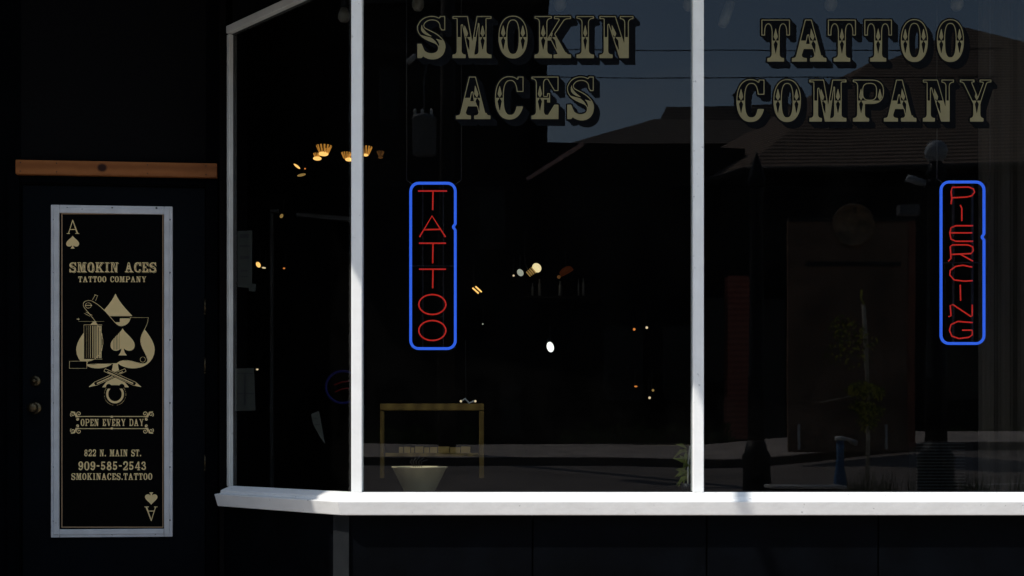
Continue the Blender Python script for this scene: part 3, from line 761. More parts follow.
# winding stripes inside the coil: darker on the left, lighter on the right
lines = np.full(X.shape, 9.)
for k,xx in enumerate((122,131,140,150,157,165,172,180,187)):
    lines = np.minimum(lines, SD(rect(xx,xx+1.6+k*.5,188,338)))
ssp = [(290+(x)*112, 325-(y)*125) for x,y in [(a,b_) for a,b_ in (lambda P:[(p[0],p[1]) for p in P])(bez((0,1),(.12,.78),(.5,.62),(.5,.36),n=10)+bez((.5,.36),(.48,.14),(.2,.12),(.05,.26),n=8)+bez((.05,.26),(.06,.1),(.18,.0),n=4))]]
ssp = ssp + [(580-x,y) for x,y in ssp[::-1]]
inner = SD(ssp); hatch = np.full(X.shape,9.)
for xx in (246,253,260,267,274): hatch = np.minimum(hatch, SD(rect(xx,xx+2.2,215,300)))
inner = np.maximum(inner, -hatch)
ring = lambda f,w_: np.abs(f)-w_/2
out = np.maximum(base, -(dark-2))
for extra in (ring(mach,2.2), ring(coil,2.0), ring(SD(rect(88,205,150,168)),1.8), lines, inner,
              ring(SD(ell(132,95,14,12)),2), ring(SD(ell(383,344,12,12)),2), SD(rect(120,150,93,96)),
              ST([(150,70),(165,45)],2), ST([(165,74),(175,50)],2), ST([(160,45),(176,50)],2), ST([(80,158),(90,158)],4), ST([(112,130),(140,145)],2), ST([(120,125),(150,140)],2)):
    out = np.minimum(out, extra)
# two crossed needles with dark slots
for s_ in (1,-1):
    mxx = lambda x: 255+s_*(x-255)
    nd = SD([(mxx(135),470),(mxx(160),448),(mxx(300),386),(mxx(306),398),(mxx(172),462)])
    out = np.maximum(out, -(nd-4)); out = np.minimum(out, np.minimum(ring(nd,2.2), SD([(mxx(170),452),(mxx(290),398),(mxx(292),401),(mxx(173),457)])))
    out = np.minimum(out, SD([(mxx(135),470),(mxx(158),452),(mxx(164),464)]))
for cx in (226,286): out = np.maximum(out, -(SD(ell(cx,470,13,14))))
rg = SD(ell(255,505,44,46)); out = np.maximum(out, -(np.maximum(rg, -(Y-462))))
arc = np.maximum(np.abs(SD(ell(255,503,36,38)))-5, 478-Y); arc2 = np.maximum(ring(SD(ell(255,505,50,50)),1.6), 474-Y)
out = np.minimum(out, np.minimum(arc, arc2))
march(X,Y,out,lambda x,y: sxf(60+x/4.61, 285+y/4.61),em)
em.build('spade_emblem','gold_foil',pn,local=True,label='gold spade emblem with a tattoo machine and crossed needles')
# scroll ornament round OPEN EVERY DAY (7x enlargement: origin col 60,row 405, 6.78/px)
sc_ = MB(); sc_.fixn=False
X,Y = np.meshgrid(np.arange(55,655,3.0), np.arange(30,215,3.0)); f = np.full(X.shape,9.)
f = np.minimum(f, stroke_sd(X,Y,[(120,78),(350,78),(590,78)],5)); f = np.minimum(f, stroke_sd(X,Y,[(120,160),(350,160),(590,160)],5))
f = np.minimum(f, poly_sd(X,Y,ell(353,80,10,7))); f = np.minimum(f, poly_sd(X,Y,ell(353,159,10,7)))
def spiral(cx,cy,r0,turns,a0,sx,sy): return [(cx+sx*(r0*(1-.75*t/20))*math.cos(a0+turns*2*PI*t/20), cy+sy*(r0*(1-.75*t/20))*math.sin(a0+turns*2*PI*t/20)) for t in range(21)]
for sx in (1,-1):
    for sy in (1,-1):
        qx = (lambda x: x) if sx>0 else (lambda x: 708-x)
        qy = (lambda y: y) if sy>0 else (lambda y: 238-y)
        for cx,cy,r,a0 in ((130,60,19,1.2),(88,64,17,2.2),(120,97,10,-1.2)):
            f = np.minimum(f, stroke_sd(X,Y,[(qx(x),qy(y)) for x,y in spiral(cx,cy,r,1.3,a0,1,1)],5))
        f = np.minimum(f, stroke_sd(X,Y,[(qx(x),qy(y)) for x,y in ((75,44),(100,50),(112,80),(150,78))],[3,9,9,4]))
march(X,Y,f,lambda x,y: sxf(60+x/6.78, 405+y/6.78),sc_)
sc_.build('scroll_ornament','gold_foil',pn,local=True)

# ------------------------------------------------------------------ neon signs
def rr(x0,x1,y0,y1,r,n=6):
    P = []
    for cx,cy,a in ((x1-r,y0+r,-90),(x1-r,y1-r,0),(x0+r,y1-r,90),(x0+r,y0+r,180)):
        for k in range(n+1): an_ = R_(a+90*k/n); P.append((cx+r*math.cos(an_), cy+r*math.sin(an_)))
    return P
NL = 4.80
def neon(name,label,rc,strokes,dent):
    x0,x1,y0,y1 = rc; c = D((x0+x1)/2,y1,NL)
    t = thing(name,label,'neon sign',c)
    P = rr(x0,x1,y0,y1,8)
    # pinch in the right side where the tube ends meet
    k = [i for i,p in enumerate(P) if p[0]>x1-.5 and p[1]<(y0+y1)/2][-1]
    P = P[:k+1] + [(x1,dent-3),(x1-1.6,dent-1),(x1-2.0,dent),(x1-1.6,dent+1),(x1,dent+3)] + P[k+1:]
    mb = MB(); mb.tube([D(a,b_,NL) for a,b_ in P], .0057, 10, closed=True); mb.build('border_tube','neon_blue',t)
    sk = MB()
    for sr in strokes:
        lab = sr if isinstance(sr,list) else sr
        sk = MB(); 
        for s_ in lab: sk.tube([D(a,b_,NL) for a,b_ in s_], .0029, 8)
        sk.build('letter_tube','neon_red',t)
    fr_ = MB()
    for px in (x0+12,x1-12): fr_.box(D(px-.6,y0-1,NL+.04),D(px+.6,y1+1,NL+.05))
    for py in (y0+1,(y0+y1)/2,y1-1): fr_.box(D(x0-1,py-.6,NL+.034),D(x1+1,py+.6,NL+.0395))
    fr_.build('backing_frame','black_metal',t)
    for px in (x0-4,x1+6):
        ch = MB(); ch.tube([D(px,y0-3,NL+.03),D(px,-40,NL+.03)],.0016,6); ch.tube([D(px,y0-3,NL+.03),D(px+(6 if px<x0 else -6),y0+1,NL+.03)],.0016,6); ch.build('hanging_wire','dim_metal',t)
    return t
T_ = lambda y,h,x0=418,x1=447: [[(x0,y),(x1,y)],[((x0+x1)/2+.5,y),((x0+x1)/2+.2,y+h)]]
EL = lambda cx,cy,rx,ry: [[(cx+rx*math.cos(2*PI*k/24),cy+ry*math.sin(2*PI*k/24)) for k in range(25)]]
neon('neon_sign','blue bordered neon sign with red letters TATTOO hanging in the middle pane',(410.7,455.3,183.2,348.6),
     [T_(191,19), [[(419.5,237),(432,216),(445.5,237)],[(424,229.7),(440.5,229.3)]], T_(243.2,20,419,446), T_(269.2,19,419,446), EL(432.3,304.5,13.5,10), EL(432.3,330.5,13.5,10)],227)
c7 = lambda P: [(900+x/2.508,130+y/2.508) for x,y in P]
neon('neon_sign','blue bordered neon sign with red letters PIERCING hanging in the right pane',(941,984,182,343.5),
     [[c7([(128,186),(130,172),(128,155),(131,144),(172,143),(184,148),(187,156),(180,165),(168,168),(132,170)])],
      [c7([(151,188),(155,196),(155,228)])],
      [c7([(183,240),(140,240),(128,245),(125,258),(128,274),(140,279),(183,279)]),c7([(126,258),(181,258)])],
      [c7([(121,329),(128,322),(126,292),(132,288),(170,288),(182,293),(184,302),(178,310),(130,312)]),c7([(152,312),(183,329)])],
      [c7([(181,344),(158,339),(140,342),(126,352),(125,364),(136,376),(160,379),(182,378)])],
      [c7([(151,388),(152,428)])],
      [c7([(122,468),(128,466),(126,440),(133,438),(178,468),(181,466),(181,438)])],
      [c7([(182,483),(145,480),(128,488),(124,502),(130,517),(148,523),(172,520),(181,514),(181,502),(156,502)])]],237)

# ------------------------------------------------------------------ inside the shop
def rot(ax,deg): return Matrix.Rotation(R_(deg),3,ax)
def pendant(px,py,L,wd,label,bowl=(0,4,9),dim=False):
    c = D(px,py,L); s_ = L/F
    t = thing('pendant_lamp',label,'lamp',c,group='ribbed amber pendant lamps')
    rt = wd/2*s_; rbm = wd*.28*s_; h = wd*.50*s_; n = 13
    rib = MB()
    for k in range(n):
        a = 2*PI*k/n; a2 = a+.22
        p = [Vector((rt*math.cos(x),rt*math.sin(x),h*.5)) for x in (a,a2)]+[Vector((rbm*math.cos(x),rbm*math.sin(x),-h*.5)) for x in (a2,a)]
        rib.prism([c+q_ for q_ in p], (p[0]+p[1]).normalized()*-.003)
    rib.build('ribbed_shade','lamp_rib_dim' if dim else 'lamp_rib',t)
    mb = MB(); bc = c+Vector((bowl[0]*s_,0,-bowl[1]*s_)); mb.ball(bc,bowl[2]/2*s_,sc_=(1,1,.42)); mb.build('bulb','lamp_rib_dim' if dim else 'lamp_amber',t)
    cp = MB(); cp.lathe(c,[(rt*.5,h*.52),(rt*.42,h*.8),(.008,h*1.0)],14); cp.tube([c+Vector((0,0,h)),(c.x,c.y,3.44)],.003,6); cp.build('cap_and_cord','black_metal',t)
pendant(324,149.8,8.2,16,'largest glowing ribbed amber pendant lamp left of the corner post',(-.5,4,10))
pendant(317,155.5,8.9,8,'small amber pendant lamp just below and left of the largest one',(.3,3,8.5))
pendant(346.5,155.5,8.6,11,'amber ribbed pendant lamp partly hidden behind the corner post',(2.5,4,8))
pendant(365.5,150.5,8.2,14,'amber ribbed pendant lamp just right of the corner post',(0,4.5,6))
pendant(380.5,153.5,9.4,8,'dimmest ribbed pendant lamp furthest right of the corner post',(0,4,5),True)
def amber_spot(px,py,L,w_,h_,ang,m,label,name='wall_lamp'):
    c = D(px,py,L); s_ = L/F; t = thing(name,label,'lamp',c)
    mtx = rot('Y',ang)
    mb = MB(); mb.ball(c,1,mtx=mtx,sc_=(w_/2*s_,min(w_,h_)/2*s_,h_/2*s_)); mb.build('bulb',m,t)
    md = MB(); md.lathe(c+Vector((0,.02,0)),[(w_*.3*s_,h_*.3*s_),(w_*.35*s_,h_*.7*s_),(.004,h_*.9*s_)],12,mtx=mtx); md.tube([c+Vector((0,.02,0)),c+Vector((0,.06,.02)),c+Vector((0,.06,.12))],.004,6); md.build('fitting','black_metal',t)
    return t
amber_spot(297,166.3,8.6,2.2,8,-52,'lamp_amber','slanted amber glint below the pendant lamps, made to glow')  # a glint, given as a glowing bulb
amber_spot(301.5,175,8.7,9,2.6,-12,'lamp_coil','dim flat amber lamp under the slanted glint')
amber_spot(305,168.7,8.7,1.6,1.6,0,'led_orange','tiny orange lamp point right of the slanted glint')
amber_spot(258.3,264.7,7.4,4.2,6,-30,'lamp_amber','glowing amber lamp right of the paper strip')
amber_spot(263.8,267.8,7.5,4.2,1.8,8,'led_pale','pale flat lamp touching the amber lamp by the paper strip')
amber_spot(284,268.3,7.6,2.4,1.6,0,'led_orange','small orange lamp right of the grey interior post')
amber_spot(281.5,216,7.4,3.2,4.4,30,'lamp_coil','dim amber lamp at the head of the interior post')
amber_spot(257.2,369.4,7.4,2.6,1.8,0,'led_pale','pale lamp point above the gridded paper sheet')
# cluster in the middle pane
t = thing('spotlight','bright warm spotlight bulb with a ribbed amber neck','lamp',D(534,271,7.6)); s_ = 7.6/F
mtx = rot('Y',-38); c = D(536.8,267.8,7.6)
MB().ball(c,1,mtx=mtx,sc_=(4.3*s_,4*s_,5*s_)).build('bulb','lamp_warm',t)
cc = MB()
for k in range(4):
    p = c+Vector((-3.3-1.7*k,1,-2.2-1.3*k))*s_; cc.lathe(p,[(3.8*s_-k*.2*s_,-.35*s_),(3.9*s_-k*.2*s_,0),(3.7*s_-k*.2*s_,.35*s_)],16,mtx=rot('Y',50))
cc.build('ribbed_neck','lamp_coil',t)
MB().tube([c+Vector((-8,3,-4))*s_, c+Vector((-12,6,6))*s_, c+Vector((-12,6,40))*s_],.004,6).build('arm','black_metal',t)
amber_spot(520.3,272.6,7.6,6,7.6,-35,'lamp_grey','pale grey spotlight bulb left of the bright warm one','spotlight')
amber_spot(513.6,275.6,7.7,2,2,0,'led_pale','tiny warm lamp point left of the pale grey spotlight')
amber_spot(550.3,347,6.4,7,10.5,-14,'lamp_white','bright white oval task lamp in the middle of the dark room','task_lamp')
t = thing('shaded_lamp','dim reddish brown lamp shade right of the warm spotlight','lamp',D(565,272,8)); s_ = 8/F
MB().lathe(D(566,271,8),[(7.5*s_,-2.5*s_),(6.5*s_,2*s_),(3.5*s_,3.5*s_)],20,mtx=rot('Y',-28)).build('shade','shade_red',t)
MB().tube([D(566,268,8),D(566,225,8)],.004,6).build('cord','black_metal',t)
MB().ball(D(558.8,277,8),1.8*s_).build('bulb','lamp_rib_dim',t)
# gold glints on a tube, modelled as glowing bars
t = thing('tube_glints','pair of short slanting amber glints made to glow below the TATTOO neon top right','lamp',D(477,291,7.2))
for dx,dy in ((0,0),(3,-1.4)): MB().tube([D(472.5+dx,287.8+dy,7.2),D(478.6+dx,293.4+dy,7.2)],.0045,8).build('tube','lamp_amber',t)
MB().tube([D(474,287,7.22),D(474,250,7.22)],.003,6).build('bracket','black_metal',t)
amber_spot(482.8,324,7,1.6,1.6,0,'lamp_grey','tiny pale lamp point right of the TATTOO neon')
for px,py,m_,lb in ((634.2,329.3,'led_orange','orange indicator lamp left of its paler twin at mid height'),(646.8,327.6,'led_pale','pale orange indicator lamp at mid height near the mullion'),(635.8,386.4,'led_orange','orange flat indicator lamp low in the room'),(649.6,397.8,'led_pale','bright pale indicator lamp lowest in the room'),(653,390.3,'lamp_coil','dim brown indicator lamp above the lowest pale one')):
    amber_spot(px,py,7.0,3.2 if 'flat' in lb else 2.6,1.6 if 'flat' in lb else 2.6,0,m_,lb,'indicator_lamp')
# bottles on a dark shelf
shf = thing('shelf','dark wall shelf under the pale bottles','shelf',D(560,298,7.8))
MB().box(D(525,298,7.75),D(600,299.2,7.95)).build('board','room_floor',shf)
for px,w_,top in ((539.5,3,279),(532.5,2,283),(560.2,4,281),(578.5,1.6,279),(583.3,2.6,278)):
    c = D(px,298,7.85); s_ = 7.85/F; h = (298-top)*s_
    tb = MB().lathe(c,[(w_/2*s_,0),(w_/2*s_,h*.7),(w_*.25*s_,h*.82),(w_*.25*s_,h)],12).build('bottle','bottle_grey')
    tb['label'] = 'pale grey bottle standing on the dark wall shelf'; tb['category']='bottle'; tb['group']='bottles on the wall shelf'
# interior screen frame behind the left pane
t = thing('screen_frame','thin grey metal frame standing behind the left pane','frame',D(272,495,5.9))
MB().box(D(270,213,6.05),D(274,500,6.08)).build('post','dim_metal',t)
MB().box(D(270,209,6.05),D(279,213,6.08)).build('corner_plate','dim_metal',t)
MB().prism([D(296,212.5,6.05),D(352,217,6.05),D(352,221,6.05),D(296,216,6.05)],(0,.03,0)).build('rail','dim_metal',t)
# papers stuck on the angled pane
def on_pane(px,py,off=-.019):
    d = Vector(((px-512)/F,1,(HZ-py)/F)); o = Vector((0,-CAMD,CZ)); p0 = C0+an*off
    s_ = (p0-o).dot(an)/d.dot(an); return o+d*s_
def pane_sheet(name,label,pts,ink_rects):
    P = [on_pane(*p) for p in pts]; c = P[0]
    t = thing(name,label,'paper',c)
    MB().prism(P, -an*.0006).build('sheet','paper',t)
    for x0,x1,y0,y1 in ink_rects: MB().prism([on_pane(x0,y0,-.0180),on_pane(x1,y0,-.0180),on_pane(x1,y1,-.0180),on_pane(x0,y1,-.0180)], -an*.0003).build('print','ink',t)
pane_sheet('notice_strip','tall narrow printed notice taped to the left pane',[(237.5,231),(252,230.5),(252,288),(237.5,287)],[(240,249,234,238),(239.5,250,245,247),(240,249,256,259),(241,248,270,271.5),(241,248,276,277)])
pane_sheet('small_note','small pale note at the foot of the tall notice strip',[(248.5,283),(256,284),(255.5,291.5),(249,291)],[])
pane_sheet('gridded_sheet','pale paper sheet with a dark cross of lines low on the left pane',[(235,368.5),(254,368),(255.5,410.5),(235,411)],[(244,245.6,374,405),(236,254,393,394.2),(236.5,253,373,374)])
pane_sheet('torn_leaflet','slanted torn leaflet hanging low in the left pane',[(311,414),(319,411),(325,444),(320,437),(313,424)],[(314,317,418,419),(315,320,424,425.2)])
# reflected neon sign, modelled as a faint glowing ring
t = thing('neon_reflection','faint glowing blue ring with red script, modelling a reflected neon sign','neon sign',D(342,392,6.4))
MB().tube([D(343+17*math.cos(2*PI*k/32),387+16*math.sin(2*PI*k/32),6.4) for k in range(32)],.006,8,closed=True).build('ring_tube','neon_dim',t)
for a_,b__ in (((334,385),(350,381)),((335,392),(349,388))): MB().tube([D(*a_,6.4),D((a_[0]+b__[0])/2,a_[1]-3,6.4),D(*b__,6.4)],.004,6).build('script_tube','neon_dim_red',t)
# wooden stand, ochre books, chain lamp
t = thing('wooden_stand','open rectangular wooden stand behind the middle pane','stand',D(432,470,5.6))
MB().box(D(380,403.5,5.6),D(484,410.5,5.63)).build('top_rail','shelf_wood',t,bevel=.003)
MB().box(D(380,411,5.601),D(384.5,478,5.629)).build('leg','shelf_wood',t,bevel=.003)
MB().box(D(479,411,5.601),D(484,478,5.629)).build('leg','shelf_wood',t,bevel=.003)
MB().box(D(384.8,453,5.602),D(478.7,456.5,5.628)).build('lower_rail','shelf_wood',t,bevel=.003)
x = 399
for k,w_ in enumerate((5,7,4,9,6,8,12,11,10)):
    bk = MB().box(D(x,446.5+random.random()*1.5,5.602),D(x+w_-.6,452.8,5.627)).build('book','ochre')
    bk['label'] = 'ochre book lying in the row on the lower rail of the wooden stand'; bk['category']='book'; bk['group']='ochre books on the wooden stand'
    x += w_
t = thing('chain_lamp','small unlit lamp with two glints made to glow hung over the wooden stand','lamp',D(468,402,5.5))
MB().tube([D(466,399,5.5),D(465.5,340,5.5)],.0012,5).build('chain','dim_metal',t)
MB().tube([D(461,401.5,5.5),D(465,398.5,5.5),D(469,403,5.5),D(474,401,5.5)],.004,6).build('arms','frosted',t)
for px in (461,475.3): MB().ball(D(px,401.2,5.5),.0055).build('bulb','led_pale',t)  # the two glints, put in as small glowing balls
# cream planter on the ledge
c = D(419.5,491,4.98); s_ = 4.98/F
t = thing('planter','cream tapered planter on the ledge of the middle pane','planter',c)
h = 24.5*s_
MB().lathe(c-Vector((0,0,.0)),[(15*s_,0),(16*s_,.004),(27*s_,h-.006),(28*s_,h-.004),(28*s_,h),(26*s_,h),(25*s_,h-.02)],32).build('pot','cream',t)
tw = MB()
for k in range(5): tw.tube([c+Vector((.005*k-.01,0,h-.02)),c+Vector((.012*k-.04,0,h+.02)),c+Vector((.016*k-.03,0,h+.045-abs(k-2)*.008))],.0018,5)
tw.build('dry_twigs','dim_metal',t)
# drooping plant by the mullion
t = thing('potted_plant','drooping green leafed plant on the ledge beside the mullion','plant',D(686,491,4.9))
def leaf(mb,a,b_,wd,mi=0):
    a=Vector(a); b_=Vector(b_); d_=(b_-a); n_=d_.cross(Vector((0,1,.3))).normalized()*wd
    m1=a+d_*.45+Vector((0,0,d_.length*.12)); mb.add([a,m1+n_,b_,m1-n_],[(0,1,2,3)],mi)
lf = MB(); lf.fixn=False
for k in range(26):
    a = D(688+random.uniform(-2,2),478-random.uniform(0,30),4.92); b_ = a+Vector((random.uniform(-.06,.03),random.uniform(-.03,.05),random.uniform(-.08,.05)))
    leaf(lf,a,b_,.008)
lf.build('leaves','leaf',t)
MB().tube([D(688,491,4.92),D(688,466,4.92),D(690,446,4.92)],.004,6).build('stem','bark',t)
MB().lathe(D(687,492,4.92),[(.016,0),(.026,.035),(.024,.035)],16).build('pot','black_metal',t)
# slatted box at the right
t = thing('slatted_box','dark slatted box with thin louvres on the right end of the ledge','box',D(940,491,4.95))
MB().box(D(917,442,5.0),D(964,491,5.1)).build('case','black_wall',t)
for k in range(15):
    MB().box(D(917,443+k*3.2,4.985),D(964,444+k*3.2,4.999)).build('louvre','louvre_grey',t)
# pale blind at the right edge
t = thing('curtain','thin grey curtain hanging at the right end of the window','curtain',D(1010,491,4.95))
cu = MB(); cu.fixn=False; n=60; vs=[];fs=[]
for k in range(n+1):
    x_ = X_of(1003)+(.36)*k/n; y_ = .25+.009*math.sin(k*.5)+.004*math.sin(k*2.3)
    vs += [(x_,y_,.55),(x_,y_,3.2)]
for k in range(n): fs.append((2*k,2*k+2,2*k+3,2*k+1))
cu.add(vs,fs,0,True); cu.build('cloth','curtain_grey',t)
MB().tube([(X_of(990),.25,3.2),(XR,.25,3.2)],.01,8).build('curtain_rod','black_metal',t)

# ------------------------------------------------------------------ row of unlit bulbs hung inside the top of the window
BL = 4.86
cb = MB().tube([D(370,-16,BL),D(520,-14,BL),D(690,-15,BL),D(860,-14,BL),D(1030,-16,BL)],.004,6).build('light_cable','black_metal')
cb['label']='black cable carrying the unlit bulbs inside the top of the window'; cb['category']='cable'
proto = None
for px in (418,560,689,831,957):
    c = D(px,4,BL)
    if proto is None:
        t = thing('hanging_bulb','unlit frosted bulb hanging straight inside the top of the window','light bulb',c,group='unlit bulbs along the window top')
        MB().lathe(c,[(.006,-.028),(.016,-.025),(.025,-.010),(.026,.004),(.021,.022),(.014,.034)],18).build('bulb','ghost_bulb',t)
        MB().lathe(c,[(.014,.0345),(.015,.06),(.006,.082)],14).build('socket','black_metal',t)
        proto = t
    else:
        t = copy_tree(proto); t.location = c
t = thing('hanging_bulb','long slanted pale bulb tilted away from the straight ones beside the mullion','light bulb',D(723,22,BL))
mt = rot('Y',19); c = D(722.5,25,BL)
MB().lathe(c,[(.010,-.008),(.018,-.004),(.022,.02),(.020,.10)],16,mtx=mt).build('bulb','ghost_bulb',t)
MB().lathe(c,[(.016,.101),(.015,.15),(.004,.165)],14,mtx=mt).build('socket','black_metal',t)
t = thing('hanging_bulb','unlit pale bulb hanging left of the corner post','light bulb',D(344,14,BL+.05))
MB().lathe(D(344,16,BL+.05),[(.006,-.026),(.018,-.022),(.026,-.008),(.024,.006),(.014,.032)],18).build('bulb','ghost_bulb',t)
MB().lathe(D(344,16,BL+.05),[(.013,.0325),(.013,.055),(.004,.14)],14).build('socket','black_metal',t)

# ------------------------------------------------------------------ street: lamp posts, pole, kiosk, hydrant ...
def lamp_post(px, L, ztop, label, arm):
    x = (px-512)*L/F; y = CAMD-L; c = Vector((x,y,0)); t = thing('street_lamp',label,'street lamp',c,group='street lamps along the kerb')
    q = Vector((x,y,0)); w_ = 1.3 if arm else 1.0
    MB().lathe(q,[(.17*w_,0),(.17*w_,.03),(.135*w_,.06),(.125*w_,.66),(.135*w_,.69),(.105*w_,.75),(.085*w_,.84)],16).build('base','post_paint',t)
    MB().lathe(q,[(.078*w_,.841),(.074*w_,1.4),(.084*w_,1.42),(.072*w_,1.46),(.058*w_,ztop-.42),(.07*w_,ztop-.40),(.05*w_,ztop-.34)],16).build('shaft','post_paint',t)
    if arm:
        MB().lathe(q,[(.085,ztop-.339),(.10,ztop-.30),(.065,ztop-.24),(.06,ztop-.2)],18).build('collar','post_paint',t)
        MB().ball(q+Vector((0,0,ztop-.10)),.108,n=20).build('globe','globe_grey',t)
        a = S(907,178,L)-Vector((0,0,0)); 
        MB().tube([a,S(926,184,L)],.036,12).build('camera_arm','globe_grey',t)
        MB().box(S(898,206,L)-Vector((0,.05,0)),S(918,216,L)+Vector((0,.05,0))).build('junction_box','transformer_grey',t)
    else:
        MB().lathe(q,[(.075,ztop-.339),(.085,ztop-.25),(.02,ztop-.05),(.01,ztop)],18).build('finial','post_paint',t)
lamp_post(757,11.0,zpx(152,11.0),'black street lamp post with a plain pointed top nearest the mullion',False)
lamp_post(936.5,11.0,zpx(141,11.0),'black street lamp post with a grey globe and side arm behind the PIERCING neon',True)
# utility pole with transformer (far side), wires
L = 21; c = S(447,440,L); c.z = .6
t = thing('utility_pole','wooden utility pole with a grey transformer across the street','utility pole',c)
MB().tube([c,c+Vector((0,0,10.6))],[.16,.11],12).build('pole','pole_wood',t)
MB().box(S(405,45,L)-Vector((0,.06,0)),S(487,52,L)+Vector((0,.06,0))).build('crossarm','pole_wood',t)
q = S(424,154,L-.4); s_ = (L-.4)/F
MB().lathe(q,[(11*s_,0),(12*s_,.03),(12*s_,33*s_),(12.6*s_,33.5*s_),(12.6*s_,36*s_),(8*s_,39*s_)],20).build('transformer','transformer_grey',t)
for dx in (-9,-2,7): MB().lathe(q+Vector((dx*s_,0,37*s_)),[(1.5*s_,0),(1.9*s_,2*s_),(1.2*s_,4*s_),(1.7*s_,6*s_),(.8*s_,8*s_)],10).build('insulator','frosted',t)
MB().tube([S(424,116,L-.2),S(424,80,L-.2),S(430,52,L-.2)],.012,6).build('lead_wire','transformer_grey',t)
MB().tube([S(408,64,L-.2),S(416,56,L-.2)],.05,6).build('fuse_holder','pale_metal',t)
for nm_lab,y0,y1,y2 in (('upper power line crossing the sky between the roofs',46,50,42),('lower power line crossing the sky between the roofs',74,77,70)):
    pts = []
    for k in range(41):
        px = 300+ (1250-300)*k/40; f_=k/40; py = y0*(1-f_)+y2*f_+ (y1-(y0+y2)/2)*4*f_*(1-f_)
        pts.append(S(px,py,20.5))
    o = MB().tube(pts,.0085,6).build('power_line','black_metal'); o['label']=nm_lab; o['category']='power line'; o['group']='power lines'
# unseen rod, shaped and placed to cast the slanting shadow on the sill
dS = Vector((math.sin(R_(SUN_AZ))*math.cos(R_(SUN_EL)), math.cos(R_(SUN_AZ))*math.cos(R_(SUN_EL)), -math.sin(R_(SUN_EL))))
def rod_pt(zs, ypl):
    Xs = .907-.37*(zs-.65); k = -ypl/dS.y
    return Vector((Xs-dS.x*k, ypl, zs-dS.z*k))
YP = -5.5
kz = -(-YP/dS.y)*(-dS.z)
g0 = rod_pt(kz, YP); g1 = rod_pt(kz+9.0, YP)
def rod_q(t_):
    zs_ = 4.0-3.8*t_; k = 4.4*t_; Xs = .907-.37*(zs_-.65); return Vector((Xs-dS.x*k, -dS.y*k-.02, zs_-dS.z*k))
t = thing('shadow_rod','unseen steel rod above the window, placed to cast a slanting shadow','shadow rod',rod_q(0))
MB().tube([rod_q(0),rod_q(1.12)],.026,12).build('pole','black_metal',t)
MB().ball(rod_q(1.125),.045).build('finial','brass',t)
MB().lathe(rod_q(0)+Vector((0,.02,0)),[(.07,0),(.07,.02),(.04,.05)],14,mtx=Matrix.Rotation(PI/2,3,'X')).build('bracket','black_metal',t)
# kiosk
L = 19.4; yk = CAMD-L; s_ = L/F
t = thing('notice_kiosk','tall brown wooden notice board with a round crest on the far pavement edge','notice board',(X_of(852,L),yk,.4))
MB().box(S(788,222,L),S(915,451.5,L)+Vector((0,-.07,0))).build('panel','kiosk_brown',t,bevel=.01)
MB().box(S(908,222,L)+Vector((0,.02,0)),S(915,447,L)+Vector((0,.002,0))).build('edge_trim','kiosk_edge',t)
MB().box(S(788,219,L)+Vector((0,.04,0)),S(915,222,L)+Vector((0,-.07,0))).build('top_trim','dark_trim',t)
cr = MB(); cr.lathe(S(852,226,L)+Vector((0,.09,0)),[(21*s_,-.05),(21*s_,-.02),(18.5*s_,-.02),(18.5*s_,-.035),(.01,-.035)],36,mtx=Matrix.Rotation(-PI/2,3,'X')); cr.build('round_crest','crest',t)
MB().box(S(806,262,L)+Vector((0,.03,0)),S(900,266,L)+Vector((0,.002,0))).build('cross_rail','dark_trim',t)
for px in (): MB().box(S(px,224,L)+Vector((0,.05,0)),S(px+2.5,270,L)+Vector((0,.003,0))).build('batten','pale_metal',t)
for px in (797,885): MB().box(S(px,424,L)+Vector((0,.05,0)),S(px+2,449,L)+Vector((0,.003,0))).build('foot_post','pale_metal',t)
# blue standpipe
L = 11.4; q = S(840,440,L); q.z = 0
t = thing('standpipe','blue standpipe with a pale cap and side lever on the kerb','standpipe',q)
MB().lathe(q,[(.07,0),(.065,.45),(.043,.60),(.036,.70),(.038,zpx(440,L))],16).build('pipe','hydrant_blue',t)
MB().lathe((q.x,q.y,zpx(440,L)),[(.055,0),(.06,.01),(.05,.035),(.01,.045)],16).build('cap','pale_metal',t)
MB().tube([S(846,438,L),S(851,441,L),S(857,443,L)],[.014,.022,.028],8).build('lever','pale_metal',t)
# young tree with pale stake
L = 11.2; q = S(868,440,L); q.z = 0; s_ = L/F
t = thing('young_tree','young yellow green tree tied to a tall pale stake on the kerb','tree',q)
MB().tube([(q.x+.02,q.y-.05,0),S(869,400,L+.05),S(867,370,L+.05),S(865.5,340,L+.05),S(863.5,305,L+.05)],[.017,.014,.022,.024,.019],8).build('stake','bark',t)
MB().tube([q,S(868,430,L),S(869,400,L),S(868,385,L)],[.022,.018,.014,.006],8).build('trunk','bark',t)
MB().tube([S(864,305,L+.05),S(861,298,L+.05),S(862,290,L+.05)],[.008,.007,.012],6).build('shoot','leaf_pale',t)
MB().tube([S(853,395,L),S(820,402,L)],.006,6).build('tie_cord','bark',t)
lv = MB(); lv.fixn=False
for cx,cy,rx,ry,nn in ((862,388,14,8,260),(876,391,8,7,120),(868,414,9,17,300),(858,405,8,6,70),(878,409,7,5,60),(850,345,26,26,150),(838,325,14,12,50)):
    for k in range(nn):
        while True:
            a,b_,d_ = (random.uniform(-1,1) for _ in range(3))
            if a*a+b_*b_+d_*d_<1: break
        p = S(cx+a*rx,cy+b_*ry,L)+Vector((0,d_*rx*s_,0))
        leaf(lv,p,p+Vector((random.uniform(-.05,.05),random.uniform(-.04,.04),random.uniform(-.06,.01))),random.uniform(.007,.013), 0 if random.random()<.5 else 1)
lv.build('crown',['leaf','leaf_pale'],t)
